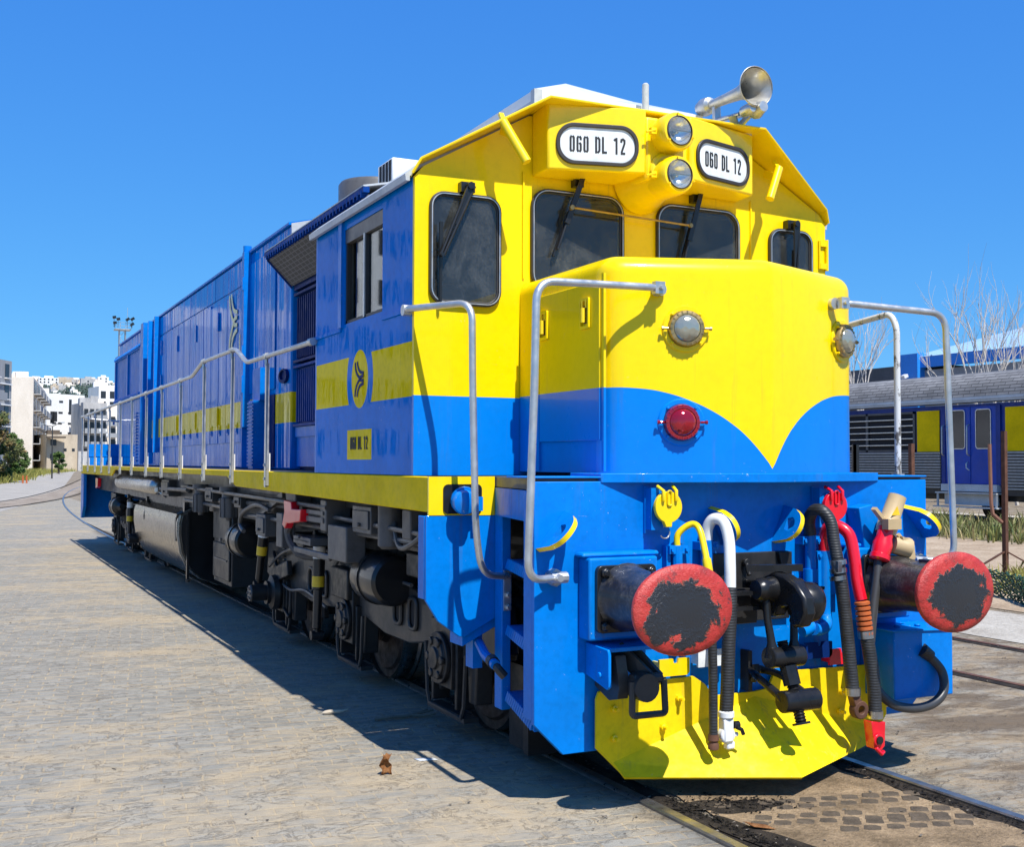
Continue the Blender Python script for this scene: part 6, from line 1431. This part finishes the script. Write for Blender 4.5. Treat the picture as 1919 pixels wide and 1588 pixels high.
# ---- posts near the second track
pole=thing('rusty_pole','rusty brown angle iron pole with two splayed feet beside the grass','pole',(10.43,7.9,0))
q=MB(); q.box(10.40,10.408,7.87,7.94,0,2.25); q.box(10.408,10.46,7.87,7.878,0,2.25); q.build('upright',m_rust,pole)
for a in ((9.95,8.1,.12),(10.85,7.35,0.02)):
    q=MB(); q.beam((10.43,7.9,.42),a,.05,.02); q.build('strut',m_rust,pole)
q=MB(); q.tube([(10.25,8.02,2.05),(10.27,8.02,1.15),(10.28,8.0,.98),(10.40,7.93,.85)],.028,8); props(q.build('bent_pipe',simple('brown_pipe',(.22,.10,.06),.6),origin=(10.28,8.0,0)),'brown bent pipe leaning against the rusty pole','pipe')
q=MB(); q.box(11.95,12.03,12.74,12.82,0,2.12); q.box(11.95,11.96,12.74,12.86,0,2.12); props(q.build('fence_post',m_black,origin=(12,12.8,0)),'black iron post just right of the blue nose','post')
q=MB(); q.box(11.96,12.04,11.30,11.38,0,2.12); props(q.build('fence_post',m_rust,origin=(12,11.34,0)),'reddish brown iron post in front of the fluted coach side','post')
# green netting
q=MB(); rnd=random.Random(4); P=[(8.6,6.9),(8.2,5.9),(7.75,5.2),(7.5,4.4),(7.2,3.4),(7.0,2.2)]
P=catmull([(a,b,0) for a,b in P],8); n=len(P)
for i in range(n-1):
    for k in range(8):
        z0=.0+k*.042; jit=lambda:rnd.uniform(-.03,.03)
        a=P[i];b_=P[i+1]; q.beam((a.x+jit(),a.y,z0+jit()*.6),(b_.x+jit(),b_.y,z0+.04+jit()*.6),.014,.014); q.beam((a.x+jit(),a.y,z0+.04+jit()*.6),(b_.x+jit(),b_.y,z0+jit()*.6),.014,.014)
props(q.build('plastic_netting',simple('green_plastic',(.01,.07,.035),.5),origin=(7.75,5.2,0)),'dark green plastic netting lying along the grass at the right edge','netting')
# ---- litter
q=MB(); vs=[];fs=[]
for j in range(9):
    for i in range(7):
        a=(i/6-.5)*2.4; r_=.030*(1-.25*math.sin(j*1.3)); vs.append((-1.781+r_*math.sin(a)*(1.25-.07*j)+.008*math.sin(j*.9),1.60+r_*math.cos(a)*.8+.01*math.sin(j*.6),.005+.014*j+.006*math.sin(i*2+j)))
for j in range(8):
    for i in range(6): fs.append((j*7+i,j*7+i+1,(j+1)*7+i+1,(j+1)*7+i))
q.add(vs,fs); m_dleaf=soil('dry_leaf',(.20,.07,.02),(.42,.20,.08),30); o=q.build('dry_leaf',m_dleaf,origin=(-1.78,1.60,0)); so_=o.modifiers.new('s','SOLIDIFY'); so_.thickness=.002
props(o,'curled reddish brown dry leaf standing upright on the sunny paving','leaf')
q=MB(); q.tube(catmull([(-1.66,3.24,.012),(-1.60,3.22,.02),(-1.54,3.20,.022),(-1.49,3.20,.03)],4),[.006,.012,.015,.015,.014,.012,.012,.012,.010,.008,.006,.006,.004],8); props(q.build('bark_scrap',simple('pale_wood',(.55,.46,.34),.8),origin=(-1.57,3.22,0)),'small pale scrap of bark on the sunny paving near the shadow edge','bark')
q=MB(); q.tube(catmull([(-1.40,2.90,.012),(-1.30,2.88,.02),(-1.18,2.88,.016),(-1.05,2.90,.03)],4),.012,6); q.tube([(-1.15,2.885,.02),(-1.07,2.84,.02),(-.99,2.82,.03)],.009,6); q.tube([(-1.10,2.89,.025),(-1.0,2.95,.03)],.008,6); q.tube([(-1.08,2.89,.025),(-.98,2.89,.04)],.008,6); props(q.build('twig',simple('grey_twig',(.20,.16,.12),.8),origin=(-1.2,2.9,0)),'forked grey twig lying in the shadow beside the rail','twig')
def leafm(name,label,x,y,rz,s,m):
    q=MB(); vs=[]; 
    for i,(a,b) in enumerate(((-1,0),(-.4,.35),(.3,.38),(1,0),(.3,-.36),(-.4,-.33))):
        vs.append((x+s*(a*math.cos(rz)-b*math.sin(rz)),y+s*(a*math.sin(rz)+b*math.cos(rz)),.012+.35*s*abs(b)+(.3*s if a>.9 else 0)))
    vs+= [(x+s*.3*math.cos(rz),y+s*.3*math.sin(rz),.008),(x-s*.4*math.cos(rz),y-s*.4*math.sin(rz),.008)]
    q.add(vs,[(0,1,7),(1,2,6,7),(2,3,6),(3,4,6),(4,5,7,6),(5,0,7)]); o=q.build(name,m,origin=(x,y,0)); k=o.modifiers.new('s','SOLIDIFY'); k.thickness=.0015; return props(o,label,'leaf')
leafm('dry_leaf','pointed brown dry leaf between the rails at the bottom edge',-.50,-.05,2.4,.075,m_dleaf)
leafm('dry_leaf','reddish dry leaf on the paving right of the plough',2.55,2.15,.4,.07,m_dleaf); leafm('dry_leaf','tan dry leaf farther left of the reddish leaf, right of the plough',2.40,2.30,1.4,.06,soil('tan_leaf',(.35,.24,.12),(.5,.36,.2),30))
q=MB(); q.add([(-1.52,1.86,.006),(-1.42,1.82,.012),(-1.40,1.78,.006),(-1.50,1.81,.004)],[(0,1,2,3)]); o=q.build('paper_scrap',m_plate,origin=(-1.46,1.82,0)); k=o.modifiers.new('s','SOLIDIFY'); k.thickness=.002; props(o,'small white paper scrap at the edge of the shadow on the paving','paper')

# ---- gravel and grit scattered near the rails
rnd=random.Random(31); q=MB()
for k in range(2600):
    x=rnd.choice((rnd.gauss(.9,.22),rnd.gauss(-.9,.18),rnd.gauss(-.62,.08),rnd.uniform(-4,3.2),rnd.gauss(3.4,.4),rnd.gauss(4.8,.3))); y=rnd.uniform(-2.6,9)
    if -.8<x<-.71 or .71<x<.8: continue
    s=rnd.uniform(.003,.009)*(1.4 if rnd.random()<.1 else 1); c=Vector((x,y,.011 if abs(x)<.6 else .004))
    vs=[c+Vector((rnd.uniform(-1,1)*s*1.4,rnd.uniform(-1,1)*s*1.4,rnd.uniform(0,1)*s)) for _ in range(6)]
    q.add(vs,[(0,1,2),(0,2,3),(0,3,1),(1,4,2),(2,5,3),(1,3,4),(4,3,5),(2,4,5)])
props(q.build('gravel',soil('grit',(.10,.085,.07),(.36,.31,.25),40),smooth=0),kind='stuff')
